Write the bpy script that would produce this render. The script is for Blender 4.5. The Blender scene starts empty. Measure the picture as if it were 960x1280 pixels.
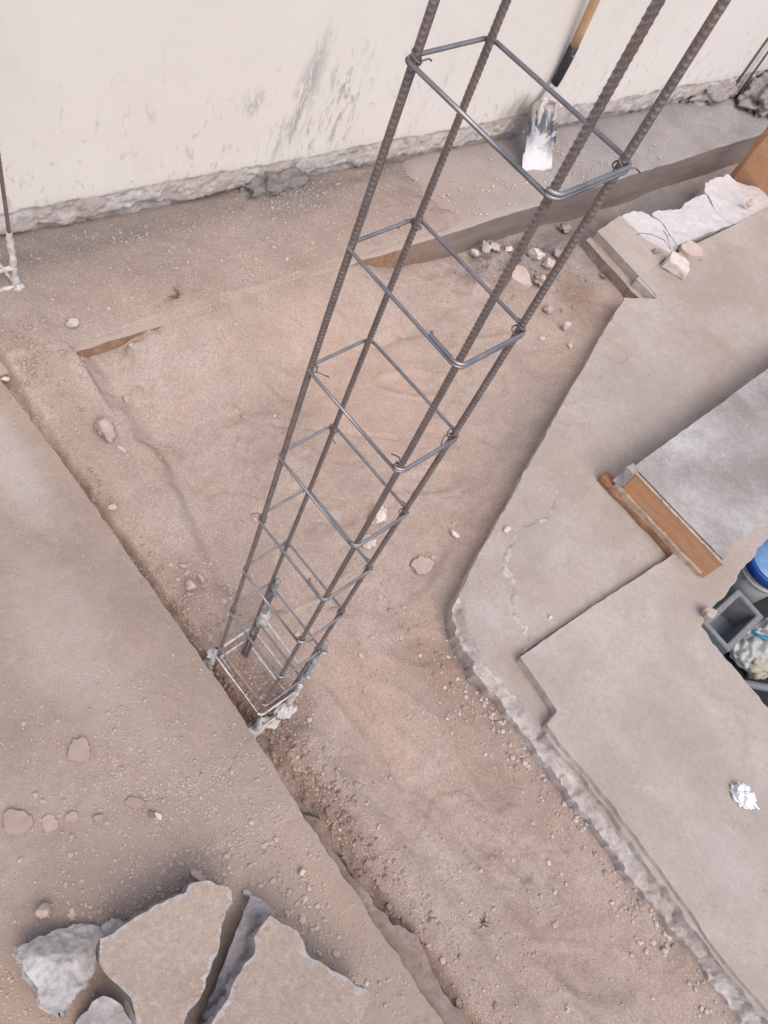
import bpy, bmesh, math, random
import numpy as np
from mathutils import Vector, Matrix, noise as mnoise

random.seed(7)
S = bpy.context.scene
COL = S.collection

# ------------------------------------------------------------------ camera
# world: x runs along the trench towards the photographer, y to the right, z up (metres)
CR = np.array([[0.6299626286108939, 0.7219951974008142, 0.28612937892466095],
               [0.7440601327503357, -0.4555227261667347, -0.4887469332867254],
               [-0.2225345038532357, 0.5207897664852731, -0.8241701363911511]])
CC = np.array([0.4251128876851811, -0.5366981603743444, 1.9981365476918966])
CF = 979.94
cam_data = bpy.data.cameras.new("camera")
cam = bpy.data.objects.new("camera", cam_data)
COL.objects.link(cam)
rot = (CR.T @ np.diag([1, -1, -1])).tolist()
cam.matrix_world = Matrix.Translation(CC.tolist()) @ Matrix(rot).to_4x4()
cam_data.sensor_fit = 'VERTICAL'
cam_data.sensor_height = 24.0
cam_data.lens = 24.0 * CF / 1280.0
cam_data.clip_start = 0.02
cam_data.clip_end = 600
S.camera = cam


def P(u, v, z):
    """where the surveyed sight line (u, v) meets the level z"""
    d = CR.T @ np.array([(u - 480) / CF, (v - 640) / CF, 1.0])
    t = (z - CC[2]) / d[2]
    q = CC + d * t
    return float(q[0]), float(q[1])


# ------------------------------------------------------------------ light
SUN_DIR = Vector((0.58, -0.20, 0.95)).normalized()      # towards the sun, behind thin cloud
world = bpy.data.worlds.new("World")
S.world = world
world.use_nodes = True
wn = world.node_tree.nodes
wl = world.node_tree.links
sky = wn.new('ShaderNodeTexSky')
sky.sky_type = 'NISHITA'
sky.sun_disc = False
sky.sun_elevation = math.asin(SUN_DIR.z)
sky.sun_rotation = math.atan2(SUN_DIR.x, SUN_DIR.y)
sky.dust_density = 2.2
sky.air_density = 1.0
sky.ozone_density = 0.6
wl.new(sky.outputs[0], wn['Background'].inputs['Color'])
wn['Background'].inputs['Strength'].default_value = 0.15
sun_data = bpy.data.lights.new("sun", 'SUN')
sun_data.energy = 1.25
sun_data.angle = math.radians(50)
sun_data.color = (1.0, 0.875, 0.765)
sun = bpy.data.objects.new("sun", sun_data)
COL.objects.link(sun)
sun.rotation_euler = SUN_DIR.to_track_quat('Z', 'Y').to_euler()
S.view_settings.view_transform = 'Standard'
S.view_settings.look = 'None'
S.view_settings.gamma = 1
S.view_settings.exposure = 0.62


# ------------------------------------------------------------------ noise
class Noise:
    def __init__(s, seed):
        s.t = np.random.RandomState(seed).rand(256, 256)

    def v(s, x, y):
        xi = np.floor(x).astype(int)
        yi = np.floor(y).astype(int)
        fx = x - xi
        fy = y - yi
        fx = fx * fx * fx * (fx * (fx * 6 - 15) + 10)
        fy = fy * fy * fy * (fy * (fy * 6 - 15) + 10)
        t = s.t
        a = t[xi % 256, yi % 256]
        b = t[(xi + 1) % 256, yi % 256]
        c = t[xi % 256, (yi + 1) % 256]
        d = t[(xi + 1) % 256, (yi + 1) % 256]
        return (a * (1 - fx) + b * fx) * (1 - fy) + (c * (1 - fx) + d * fx) * fy - 0.5

    def f(s, x, y, size, octs=4, gain=0.5):
        x = np.asarray(x, float) / size
        y = np.asarray(y, float) / size
        a = 1.0
        r = 0
        for i in range(octs):
            c, n = math.cos(0.6 * i + .3), math.sin(0.6 * i + .3)
            r = r + a * s.v(x * c - y * n + 17.3 * i, x * n + y * c + 5.1 * i)
            x = x * 2.03
            y = y * 2.03
            a *= gain
        return r


N1, N2, N3, N4 = Noise(1), Noise(2), Noise(3), Noise(4)


def sstep(a, b, x):
    t = np.clip((np.asarray(x, float) - a) / (b - a), 0, 1)
    return t * t * (3 - 2 * t)


def fb(p, size=1.0, octs=3):
    return mnoise.fractal(Vector(p) / size, 0.6, 2.0, octs)


# ------------------------------------------------------------------ materials
class Mat:
    """small node-graph builder; textures are read in world or object space"""
    def __init__(s, name, rough=0.9, spec=0.25, metal=0.0, space='world'):
        s.m = bpy.data.materials.new(name)
        s.m.use_nodes = True
        s.nt = s.m.node_tree
        s.b = s.nt.nodes['Principled BSDF']
        s.b.inputs['Roughness'].default_value = rough
        s.b.inputs['Specular IOR Level'].default_value = spec
        s.b.inputs['Metallic'].default_value = metal
        if space == 'world':
            s.co = s.nt.nodes.new('ShaderNodeNewGeometry').outputs['Position']
        else:
            s.co = s.nt.nodes.new('ShaderNodeTexCoord').outputs['Object']
        s.bumps = []

    def n(s, t, **kw):
        n = s.nt.nodes.new(t)
        for k, v in kw.items():
            if k in n.inputs:
                n.inputs[k].default_value = v
            else:
                setattr(n, k, v)
        return n

    def l(s, a, b):
        s.nt.links.new(a, b)

    def noise(s, scale, detail=6, rough=0.6, dist=0.0, stretch=None):
        n = s.n('ShaderNodeTexNoise')
        n.inputs['Scale'].default_value = scale
        n.inputs['Detail'].default_value = detail
        n.inputs['Roughness'].default_value = rough
        n.inputs['Distortion'].default_value = dist
        co = s.co
        if stretch:
            mp = s.n('ShaderNodeMapping')
            if len(stretch) == 6:
                mp.inputs['Rotation'].default_value = stretch[3:]
            mp.inputs['Scale'].default_value = stretch[:3]
            s.l(co, mp.inputs[0])
            co = mp.outputs[0]
        s.l(co, n.inputs['Vector'])
        return n.outputs['Fac']

    def voro(s, scale, feature='F1', out='Distance'):
        n = s.n('ShaderNodeTexVoronoi')
        n.feature = feature
        n.inputs['Scale'].default_value = scale
        s.l(s.co, n.inputs['Vector'])
        return n.outputs[out]

    def ramp(s, x, stops):
        r = s.n('ShaderNodeValToRGB')
        e = r.color_ramp.elements
        while len(e) < len(stops):
            e.new(0.5)
        for el, (p, c) in zip(e, stops):
            el.position = p
            el.color = (c, c, c, 1) if isinstance(c, (int, float)) else (*c, 1)
        s.l(x, r.inputs[0])
        return r.outputs[0]

    def mix(s, fac, a, b, mode='MIX'):
        m = s.n('ShaderNodeMix')
        m.data_type = 'RGBA'
        m.blend_type = mode
        for k, v in ((0, fac), (6, a), (7, b)):
            if isinstance(v, (int, float)):
                m.inputs[k].default_value = v
            elif isinstance(v, tuple):
                m.inputs[k].default_value = (*v, 1)
            else:
                s.l(v, m.inputs[k])
        return m.outputs[2]

    def math(s, op, a, b=None):
        m = s.n('ShaderNodeMath')
        m.operation = op
        for i, v in enumerate((a, b)):
            if v is None:
                continue
            if isinstance(v, (int, float)):
                m.inputs[i].default_value = v
            else:
                s.l(v, m.inputs[i])
        return m.outputs[0]

    def xyz(s):
        q = s.n('ShaderNodeSeparateXYZ')
        s.l(s.co, q.inputs[0])
        return q.outputs

    def blob(s, x, y, rx, ry, ang=0.0, soft=0.5, warp=0.6):
        """mask of one soiled or shaded patch, centred at x, y, with a noisy outline"""
        mp = s.n('ShaderNodeMapping')
        mp.vector_type = 'TEXTURE'
        mp.inputs['Location'].default_value = (x, y, 0)
        mp.inputs['Rotation'].default_value = (0, 0, ang)
        mp.inputs['Scale'].default_value = (rx, ry, 1e3)
        s.l(s.co, mp.inputs[0])
        ln = s.n('ShaderNodeVectorMath')
        ln.operation = 'LENGTH'
        s.l(mp.outputs[0], ln.inputs[0])
        d = s.math('ADD', ln.outputs['Value'], s.math('MULTIPLY', s.math('SUBTRACT', s.noise(9, 6, .65), .5), warp * 2.2))
        return s.ramp(d, [(max(0.0, 1 - soft) * .6, 1.0), (min(1.0, (1 + soft) * .6), 0.0)])

    def color(s, c):
        if isinstance(c, tuple):
            s.b.inputs['Base Color'].default_value = (*c, 1)
        else:
            s.l(c, s.b.inputs['Base Color'])

    def bump(s, h, dist, strength=1.0):
        n = s.n('ShaderNodeBump')
        n.inputs['Distance'].default_value = dist
        n.inputs['Strength'].default_value = strength
        s.l(h, n.inputs['Height'])
        if s.bumps:
            s.l(s.bumps[-1], n.inputs['Normal'])
        s.bumps.append(n.outputs[0])
        s.l(n.outputs[0], s.b.inputs['Normal'])


def speckle(m, base, scale, thr, col):
    """tiny grains of another colour"""
    v = m.n('ShaderNodeTexVoronoi')
    v.inputs['Scale'].default_value = scale
    m.l(m.co, v.inputs['Vector'])
    near = m.ramp(v.outputs['Distance'], [(0.18, 1.0), (0.34, 0.0)])
    sp = m.n('ShaderNodeSeparateColor')
    m.l(v.outputs['Color'], sp.inputs[0])
    pick = m.math('GREATER_THAN', sp.outputs[0], thr)
    vary = m.math('MULTIPLY', m.math('MULTIPLY', sp.outputs[1], .75), m.ramp(m.noise(7, 5, .7), [(.42, .15), (.62, 1.0)]))
    return m.mix(m.math('MULTIPLY', m.math('MULTIPLY', near, pick), vary), base, col)


def make_dirt():
    m = Mat('sandy_dirt', 0.95, 0.12)
    c = m.ramp(m.noise(2.2, 7, .62, .4), [(.36, (.320, .252, .211)), (.5, (.402, .326, .274)), (.63, (.465, .388, .334))])
    c = m.mix(m.ramp(m.noise(14, 6, .65), [(.40, 0.0), (.66, .55)]), c, (.315, .240, .195))
    c = m.mix(m.ramp(m.noise(7.5, 8, .7, 1.2), [(.52, 0.0), (.64, .5)]), c, (.46, .385, .33))
    c = m.mix(m.ramp(m.noise(5.5, 5, .6, .8), [(.50, 0.0), (.70, .5)]), c, (.45, .315, .245))
    c = m.mix(m.ramp(m.noise(120, 4, .7), [(.35, .45), (.62, 0.0)]), c, (.25, .175, .14))
    # damp, reddish earth dug over beside the slab edge and round the cage
    for (x, y, rx, ry, a, k, q) in ((.10, .04, .20, .13, .1, .6, (.21, .115, .08)), (.34, .04, .17, .055, .05, .4, (.22, .135, .10)),
                                    (-.17, .10, .22, .11, .25, .45, (.24, .165, .13)), (.48, .05, .2, .05, .05, .5, (.2, .12, .09)),
                                    (.74, .02, .30, .07, .05, .45, (.23, .165, .13)), (-.9, .09, .35, .1, .1, .4, (.25, .17, .13)),
                                    (.50, .50, .5, .13, .0, .35, (.29, .19, .14)), (.33, .52, .14, .10, .0, .4, (.22, .14, .10)),
                                    (-.47, 2.13, .17, .14, .0, .75, (.22, .125, .085)), (-1.0, 1.0, .09, .12, 0, .35, (.22, .17, .15)),
                                    (-.55, 1.0, .55, .42, 0, .35, (.50, .335, .255)), (.35, .30, .45, .16, 0, .35, (.48, .325, .25))):
        c = m.mix(m.math('MULTIPLY', m.blob(x, y, rx, ry, a), k), c, q)
    # cement-grey dust along the foot of the wall and by the poured kerb, shade along the slanting slab
    x, y, z = m.xyz()
    w = m.math('SUBTRACT', x, m.math('MULTIPLY', y, .085))
    w = m.math('ADD', w, m.math('MULTIPLY', m.math('SUBTRACT', m.noise(4, 6), .5), .28))
    g = m.ramp(m.math('ADD', w, 1.55), [(.16, 1.0), (.58, 0.0)])
    c = m.mix(m.math('MULTIPLY', g, .9), c, (.225, .188, .166))
    c = m.mix(m.math('MULTIPLY', m.blob(-1.22, 1.22, .10, .22), .7), c, (.17, .15, .14))
    c = m.mix(m.math('MULTIPLY', m.blob(-1.33, .35, .10, .35), .6), c, (.19, .165, .15))
    for (bx, by, rx, ry, k) in ((-.62, 2.95, .40, 1.2, .95), (-.74, 2.05, .17, .45, .75), (-.1, 1.45, .5, .17, .35)):
        c = m.mix(m.math('MULTIPLY', m.blob(bx, by, rx, ry, 0 if by != 1.45 else -1.25), k), c, (.185, .18, .182))  # last blob: soft shadow of the slanting slab edge, put into the dirt colour
    c = speckle(m, c, 95, .86, (.58, .49, .42))
    c = speckle(m, c, 210, .80, (.55, .45, .38))
    c = speckle(m, c, 150, .92, (.16, .11, .09))
    c = m.mix(m.ramp(m.noise(260, 3, .6), [(.36, .55), (.50, 0.0)]), c, (.22, .16, .13))
    c = m.mix(m.ramp(m.noise(210, 3, .6), [(.55, 0.0), (.68, .5)]), c, (.56, .47, .41))
    m.color(c)
    m.bump(m.noise(26, 8, .7), .004, .5)
    m.bump(m.noise(160, 6, .75), .0014, .5)
    m.bump(m.ramp(m.voro(210), [(0.0, 1.0), (.42, 0.0)]), .0012, .5)
    return m.m


def make_slab(name, a, b, c3, dust, kind, drift=False):
    m = Mat(name, 0.9, 0.2)
    c = m.ramp(m.noise(3.0, 8, .62, .3), [(.37, a), (.5, b), (.62, c3)])
    c = m.mix(m.ramp(m.noise(11, 7, .68, .5), [(.45, 0.0), (.72, .55)]), c, dust)
    c = m.mix(m.ramp(m.noise(60, 6, .7), [(.3, .30), (.6, 0.0)]), c, tuple(v * .68 for v in a))
    c = m.mix(m.ramp(m.noise(32, 3, .5), [(.70, 0.0), (.76, .4)]), c, tuple(v * .55 for v in a))
    c = m.mix(m.ramp(m.noise(21, 8, .7, .6), [(.60, 0.0), (.72, .4)]), c, tuple(min(.62, v * 1.25) for v in c3))
    if kind == 'chunk':
        c = m.mix(m.ramp(m.noise(85, 7, .75), [(.50, 0.0), (.64, .5)]), c, (.52, .44, .37))
        c = m.mix(m.ramp(m.noise(70, 7, .75, .5), [(.52, 0.0), (.68, .5)]), c, (.25, .19, .15))
        m.bump(m.noise(95, 8, .78), .0042, .8)
    elif kind == 'left':
        for (x, y, rx, ry, k, q) in ((.30, -.50, .20, .35, .45, (.27, .215, .19)), (.26, -.2, .05, .4, .25, (.30, .24, .21)),
                                     (-.25, -.25, .45, .16, .6, (.40, .345, .31)), (-.75, -.12, .35, .10, .7, (.44, .39, .36)),
                                     (.42, -.70, .2, .15, .45, (.40, .28, .20)), (.55, -.10, .25, .05, .4, (.42, .30, .235))):
            c = m.mix(m.math('MULTIPLY', m.blob(x, y, rx, ry), k), c, q)
        c = speckle(m, c, 120, .84, (.56, .48, .43))
        c = speckle(m, c, 240, .78, (.50, .42, .36))
        m.bump(m.noise(110, 6, .75), .0020, .7)
        m.bump(m.ramp(m.voro(230), [(0.0, 1.0), (.42, 0.0)]), .0011, .5)
    else:
        c = speckle(m, c, 130, .965, (.52, .47, .44))
        c = speckle(m, c, 170, .95, (.25, .21, .19))
        c = m.mix(m.ramp(m.noise(5, 9, .72, .9), [(.56, 0.0), (.70, .5)]), c, tuple(v * .80 for v in a))
        c = m.mix(m.ramp(m.noise(6.3, 9, .7, .4), [(.60, 0.0), (.74, .5)]), c, tuple(min(.6, v * 1.22) for v in c3))
        if kind == 'right' and not drift:
            for (bx, by, rx, ry, k, q) in ((.70, 1.45, .10, .35, .6, (.36, .28, .23)), (.42, 1.0, .12, .22, .45, (.40, .325, .275)), (.05, 1.9, .22, .45, .45, (.335, .305, .285)),
                                           (.95, .95, .18, .16, .35, (.33, .275, .24)), (.80, .75, .14, .05, .4, (.46, .42, .395)), (1.2, .75, .18, .1, .35, (.45, .41, .38)), (.33, .72, .08, .05, .5, (.46, .43, .41))):
                c = m.mix(m.math('MULTIPLY', m.blob(bx, by, rx, ry), k), c, q)
            c = m.mix(m.ramp(m.noise(19, 8, .8, 2.0), [(.60, 0.0), (.66, .40)]), c, tuple(v * .78 for v in a))
        m.bump(m.noise(90, 6, .7), .0010, .55)
    if drift:
        # earth trodden over the kerb, thinning out to the right
        x, y, z = m.xyz()
        y2 = m.math('ADD', y, m.math('MULTIPLY', m.math('SUBTRACT', m.noise(3.5, 8, .7), .5), 1.1))
        c = m.mix(m.ramp(m.math('MULTIPLY', y2, .25), [(.40, .95), (.66, 0.0)]), c, (.375, .292, .248))
    c = m.mix(m.ramp(m.noise(330, 4, .75), [(.38, .40), (.52, 0.0)]), c, tuple(v * .66 for v in a))
    c = m.mix(m.ramp(m.noise(260, 4, .75), [(.54, 0.0), (.68, .45)]), c, tuple(min(.65, v * 1.28) for v in c3))
    m.color(c)
    m.bump(m.noise(17, 7, .62), .003, .45)
    return m.m


def make_broken(name, a, b, dirt=(.34, .25, .2), k=.4):
    m = Mat(name, 0.93, 0.15)
    c = m.ramp(m.noise(18, 8, .7), [(.32, a), (.66, b)])
    c = m.mix(m.ramp(m.noise(7, 6, .6), [(.42, 0.0), (.66, k)]), c, dirt)
    c = m.mix(m.ramp(m.noise(75, 6, .75), [(.50, 0.0), (.66, .6)]), c, tuple(v * .68 for v in a))
    c = m.mix(m.ramp(m.noise(26, 9, .75, 1.2), [(.52, 0.0), (.64, .55)]), c, tuple(v * .72 for v in a))
    m.color(c)
    m.bump(m.noise(55, 9, .8), .0065, .8)
    m.bump(m.noise(210, 5, .7), .002, .6)
    return m.m


M_dirt = make_dirt()
M_left = make_slab('dusty_concrete', (.290, .228, .187), (.336, .266, .220), (.375, .302, .252), (.345, .262, .207), 'left')
M_right = make_slab('bare_concrete', (.370, .313, .270), (.425, .366, .322), (.468, .412, .368), (.385, .312, .258), 'right')
M_screed = make_slab('worn_screed', (.345, .288, .248), (.402, .343, .302), (.452, .396, .354), (.365, .288, .24), 'right')
M_raised = make_slab('grey_concrete', (.25, .225, .208), (.365, .342, .328), (.50, .478, .462), (.33, .255, .22), 'right')
M_break = make_broken('broken_concrete', (.47, .41, .37), (.65, .59, .55), (.42, .315, .255), .45)
M_breakd = make_broken('broken_earthy_concrete', (.25, .19, .16), (.40, .32, .27), (.28, .19, .14), .7)
M_beamtop = make_slab('kerb_concrete', (.255, .235, .225), (.315, .292, .28), (.36, .335, .32), (.27, .215, .185), 'right', True)


def make_beamface():
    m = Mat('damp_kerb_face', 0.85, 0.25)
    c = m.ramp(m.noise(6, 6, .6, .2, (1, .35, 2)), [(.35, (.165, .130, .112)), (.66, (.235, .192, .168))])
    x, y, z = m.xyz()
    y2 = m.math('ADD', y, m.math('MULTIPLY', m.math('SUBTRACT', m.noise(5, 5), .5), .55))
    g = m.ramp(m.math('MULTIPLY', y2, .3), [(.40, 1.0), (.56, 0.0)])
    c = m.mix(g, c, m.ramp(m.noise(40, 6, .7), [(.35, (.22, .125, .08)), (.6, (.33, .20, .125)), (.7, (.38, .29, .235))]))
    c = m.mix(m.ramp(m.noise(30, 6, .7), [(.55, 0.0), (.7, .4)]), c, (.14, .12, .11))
    m.color(c)
    m.bump(m.noise(40, 6, .7), .003, .5)
    return m.m


M_beamface = make_beamface()


def make_paint():
    m = Mat('cream_wall_paint', 0.75, 0.25)
    c = m.ramp(m.noise(1.6, 5, .55), [(.3, (.655, .602, .552)), (.7, (.690, .640, .590))])
    c = m.mix(m.ramp(m.noise(9, 7, .7), [(.58, 0.0), (.78, .28)]), c, (.54, .49, .46))
    x, y, z = m.xyz()
    # slanted streaks gathered in patches: splashed cement smear, darker tone behind the shovel blade
    def patch(cy, cz, ry, rz, ang):
        mp = m.n('ShaderNodeMapping')
        mp.vector_type = 'TEXTURE'
        mp.inputs['Location'].default_value = (0, cy, cz)
        mp.inputs['Rotation'].default_value = (ang, 0, 0)
        mp.inputs['Scale'].default_value = (1e3, ry, rz)
        m.l(m.co, mp.inputs[0])
        ln = m.n('ShaderNodeVectorMath')
        ln.operation = 'LENGTH'
        m.l(mp.outputs[0], ln.inputs[0])
        return m.ramp(ln.outputs['Value'], [(.25, 1.0), (1.0, 0.0)])
    st = m.noise(34, 6, .72, .5, (1, 1.0, .30, .12, 0, 0))
    for (cy, cz, ry, rz, ang, lo, hi, k) in ((1.225, .48, .055, .30, -.20, .44, .54, .8), (1.39, .46, .14, .22, -.16, .52, .60, .85),
                                             (1.27, .31, .22, .13, -.1, .52, .61, .75), (1.04, .48, .06, .07, 0, .47, .56, .75), (2.33, .27, .12, .10, 0, .35, .55, .8)):
        f = m.math('MULTIPLY', patch(cy, cz, ry, rz, ang), m.ramp(st, [(lo, 0.0), (hi, 1.0)]))
        c = m.mix(m.math('MULTIPLY', f, k), c, (.34, .305, .29))
    c = m.mix(m.ramp(m.noise(2.6, 8, .68, .7, (1, 1, .45, .25, 0, 0)), [(.54, 0.0), (.72, .30)]), c, (.53, .475, .44))
    # flecks of mud low on the wall
    low = m.ramp(z, [(.18, 1.0), (.75, 0.0)])
    fl = m.ramp(m.noise(26, 6, .7, .8, (1, 1.2, .5, .2, 0, 0)), [(.575, 0.0), (.635, 1.0)])
    c = m.mix(m.math('MULTIPLY', m.math('MULTIPLY', low, fl), .6), c, (.33, .29, .265))
    # grime line just above the base
    gl = m.ramp(m.math('ADD', z, m.math('MULTIPLY', m.noise(6, 5), .06)), [(.22, 1.0), (.30, 0.0)])
    c = m.mix(m.math('MULTIPLY', gl, .55), c, (.46, .41, .375))
    m.color(c)
    m.bump(m.noise(13, 5, .55), .004, .35)
    m.bump(m.noise(120, 4, .6), .001, .3)
    return m.m


M_paint = make_paint()


def make_skirt():
    m = Mat('crumbling_plaster', 0.95, 0.12)
    c = m.ramp(m.noise(16, 8, .7), [(.30, (.36, .315, .285)), (.5, (.475, .428, .398)), (.68, (.58, .54, .51))])
    c = m.mix(m.ramp(m.noise(5, 6, .6), [(.48, 0.0), (.66, .55)]), c, (.33, .26, .22))
    c = m.mix(m.ramp(m.noise(48, 6, .7), [(.54, 0.0), (.66, .6)]), c, (.27, .23, .205))
    c = m.mix(m.ramp(m.noise(9, 8, .75, 1.0), [(.54, 0.0), (.62, .5)]), c, (.30, .25, .22))
    x, y, z = m.xyz()
    c = m.mix(m.ramp(m.math('ADD', z, m.math('MULTIPLY', m.noise(12, 4), .05)), [(.135, .8), (.165, 0.0)]), c, (.15, .115, .10))  # shadow of the ragged gap under the plaster base, painted into its colour
    m.color(c)
    m.bump(m.noise(38, 8, .75), .005, .7)
    return m.m


M_skirt = make_skirt()


def make_rusty():
    m = Mat('rusting_steel', 0.55, 0.5, 0.45, 'object')
    c = m.ramp(m.noise(30, 6, .65), [(.30, (.135, .105, .10)), (.55, (.185, .148, .14)), (.72, (.25, .17, .135))])
    c = m.mix(m.ramp(m.noise(300, 4, .6), [(.5, 0.0), (.7, .5)]), c, (.34, .31, .30))
    c = m.mix(m.ramp(m.noise(9, 7, .75, .4), [(.50, 0.0), (.64, .55)]), c, (.27, .155, .10))
    m.color(c)
    m.bump(m.noise(700, 3, .6), .0004, .5)
    return m.m


def make_wire():
    m = Mat('drawn_steel_wire', 0.38, 0.5, 0.75, 'object')
    c = m.ramp(m.noise(40, 5, .6), [(.3, (.23, .215, .215)), (.6, (.33, .31, .31)), (.75, (.30, .23, .20))])
    m.color(c)
    m.l(m.ramp(m.noise(25, 4), [(.3, .32), (.7, .55)]), m.b.inputs['Roughness'])
    return m.m


def make_limed():
    m = Mat('mortar_splashed_steel', 0.9, 0.2, 0.0, 'object')
    c = m.ramp(m.noise(45, 6, .7), [(.34, (.30, .27, .25)), (.52, (.56, .52, .49)), (.7, (.66, .62, .59))])
    m.color(c)
    m.bump(m.noise(160, 5, .7), .003, .7)
    return m.m


def make_simple(name, a, b, scale=20, rough=.7, spec=.3, metal=0., bump=.002, bs=60, space='object', stretch=None, grain=None, dusty=False):
    m = Mat(name, rough, spec, metal, space)
    c = m.ramp(m.noise(scale, 7, .65, .2, stretch), [(.32, a), (.68, b)])
    if dusty:
        c = m.mix(m.ramp(m.noise(11, 8, .72, .6), [(.48, 0.0), (.68, .65)]), c, (.42, .33, .27))
    if grain:
        c = m.mix(m.ramp(m.noise(grain[0], 5, .7, 0, stretch), [(.52, 0.0), (.70, grain[2])]), c, grain[1])
    m.color(c)
    if bump:
        m.bump(m.noise(bs, 6, .7, 0, stretch), bump, .6)
    return m.m


M_rebar = make_rusty()
M_wire = make_wire()
M_crest = make_simple('worn_rib_crest', (.20, .165, .15), (.36, .31, .285), 60, .5, .5, .4, 0)
M_limed = make_limed()
M_bluish = make_simple('grey_mortar_on_steel', (.16, .17, .18), (.33, .34, .35), 60, .85, .2, 0, .003, 120)
M_form = make_simple('orange_form_board', (.46, .225, .115), (.60, .32, .175), 7, .7, .3, 0, .002, 40, 'object', (1, 12, 12), (14, (.34, .16, .08), .5), True)
M_formedge = make_simple('board_edge', (.33, .24, .17), (.52, .40, .29), 30, .85, .2, 0, .002, 80, 'object', None, (40, (.16, .10, .07), .8))
M_batten = make_simple('red_brown_batten', (.22, .105, .06), (.40, .205, .12), 18, .85, .2, 0, .004, 60, 'object', None, (30, (.45, .33, .26), .6))
M_handle = make_simple('wooden_handle', (.43, .26, .145), (.56, .37, .22), 9, .55, .35, 0, .0006, 60, 'object', (8, 8, .8), (20, (.34, .19, .10), .6))
M_black = make_simple('black_painted_socket', (.018, .016, .018), (.045, .040, .042), 30, .5, .4, .2, .0006, 80)
M_foam = make_simple('white_foam', (.50, .475, .47), (.60, .575, .575), 12, .9, .2, 0, .004, 60, 'world', None, (22, (.42, .375, .355), .55))
M_paper = make_simple('white_paper', (.72, .72, .74), (.82, .82, .84), 30, .8, .2, 0, .001, 90)
M_block = make_simple('grey_block_concrete', (.24, .25, .27), (.36, .37, .39), 30, .95, .1, 0, .004, 120, 'object', None, (60, (.16, .17, .18), .6))
M_bluelid = make_simple('blue_plastic', (.018, .075, .36), (.03, .105, .43), 5, .38, .5, 0, 0)
M_white = make_simple('white_plastic', (.50, .50, .50), (.60, .60, .60), 6, .4, .5, 0, 0, 60, 'object', None, (9, (.48, .47, .45), .6))
M_bluefilm = make_simple('pale_blue_film', (.16, .33, .62), (.26, .44, .72), 14, .3, .5, 0, .002, 30)
M_cyan = make_simple('blue_print', (.02, .28, .50), (.05, .36, .58), 20, .45, .5, 0, 0)
M_pipe = make_simple('grey_plastic_pipe', (.22, .23, .24), (.32, .33, .34), 9, .5, .4, 0, 0)
M_sack = make_simple('cream_sack', (.52, .46, .36), (.66, .60, .50), 18, .85, .2, 0, .004, 40)
M_mortar = make_simple('rough_dark_mortar', (.24, .215, .20), (.37, .335, .315), 24, .95, .1, 0, .004, 60, 'world', None, (40, (.15, .13, .12), .4))
M_wetmortar = make_simple('damp_mortar', (.16, .138, .125), (.25, .22, .205), 24, .95, .1, 0, .004, 60, 'world')
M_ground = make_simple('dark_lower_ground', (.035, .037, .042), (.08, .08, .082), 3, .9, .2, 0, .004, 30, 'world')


def make_stone(name, a, b, d, bump=.0015):
    m = Mat(name, 0.93, 0.15, 0, 'object')
    oi = m.n('ShaderNodeObjectInfo')
    c = m.ramp(m.noise(35, 7, .7), [(.3, a), (.7, b)])
    c = m.mix(m.ramp(m.noise(14, 4), [(.42, 0.0), (.62, .6)]), c, d)
    hv = m.n('ShaderNodeHueSaturation')
    m.l(m.math('ADD', m.math('MULTIPLY', oi.outputs['Random'], .35), .82), hv.inputs['Value'])
    m.l(c, hv.inputs['Color'])
    m.color(hv.outputs[0])
    if bump:
        m.bump(m.noise(90, 7, .75), bump, .6)
    return m.m


M_stone = make_stone('dusty_stone', (.43, .345, .295), (.57, .475, .42), (.46, .35, .29))
M_pale = make_stone('pale_plaster_chip', (.52, .45, .40), (.68, .62, .57), (.58, .46, .40))
M_flake = make_stone('dusty_flake', (.30, .235, .192), (.40, .318, .268), (.33, .25, .2))
M_gravel = make_stone('gravel_grain', (.44, .345, .295), (.60, .505, .45), (.40, .30, .25), 0)


def make_shovelmetal():
    m = Mat('mortar_caked_steel', 0.45, 0.5, 0.0, 'object')
    st = m.noise(16, 7, .7, .6, (1, 1, .45))
    x, y, z = m.xyz()
    # dried white mortar at the tip, bare steel streaks above
    t = m.ramp(m.math('ADD', z, m.math('MULTIPLY', m.math('SUBTRACT', m.noise(22, 6), .5), .10)), [(.045, 1.0), (.10, 0.0)])
    bare = m.ramp(st, [(.47, 0.0), (.53, 1.0)])
    c = m.mix(m.math('MULTIPLY', bare, .95), (.40, .39, .38), (.085, .085, .09))
    c = m.mix(t, c, (.60, .58, .57))
    c = m.mix(m.ramp(z, [(.165, 0.0), (.22, .7)]), c, (.42, .33, .27))
    m.color(c)
    r = m.mix(t, m.mix(bare, (.5, .5, .5), (.28, .28, .28)), (.9, .9, .9))
    m.l(r, m.b.inputs['Roughness'])
    m.l(m.math('MULTIPLY', m.math('SUBTRACT', 1.0, t), .55), m.b.inputs['Metallic'])
    m.bump(m.noise(60, 6, .7), .002, .5)
    return m.m


M_blade = make_shovelmetal()


# ------------------------------------------------------------------ object helpers
def tag(o, label=None, cat=None, group=None, kind=None):
    if label:
        o['label'] = label
    if cat:
        o['category'] = cat
    if group:
        o['group'] = group
    if kind:
        o['kind'] = kind
    return o


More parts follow.
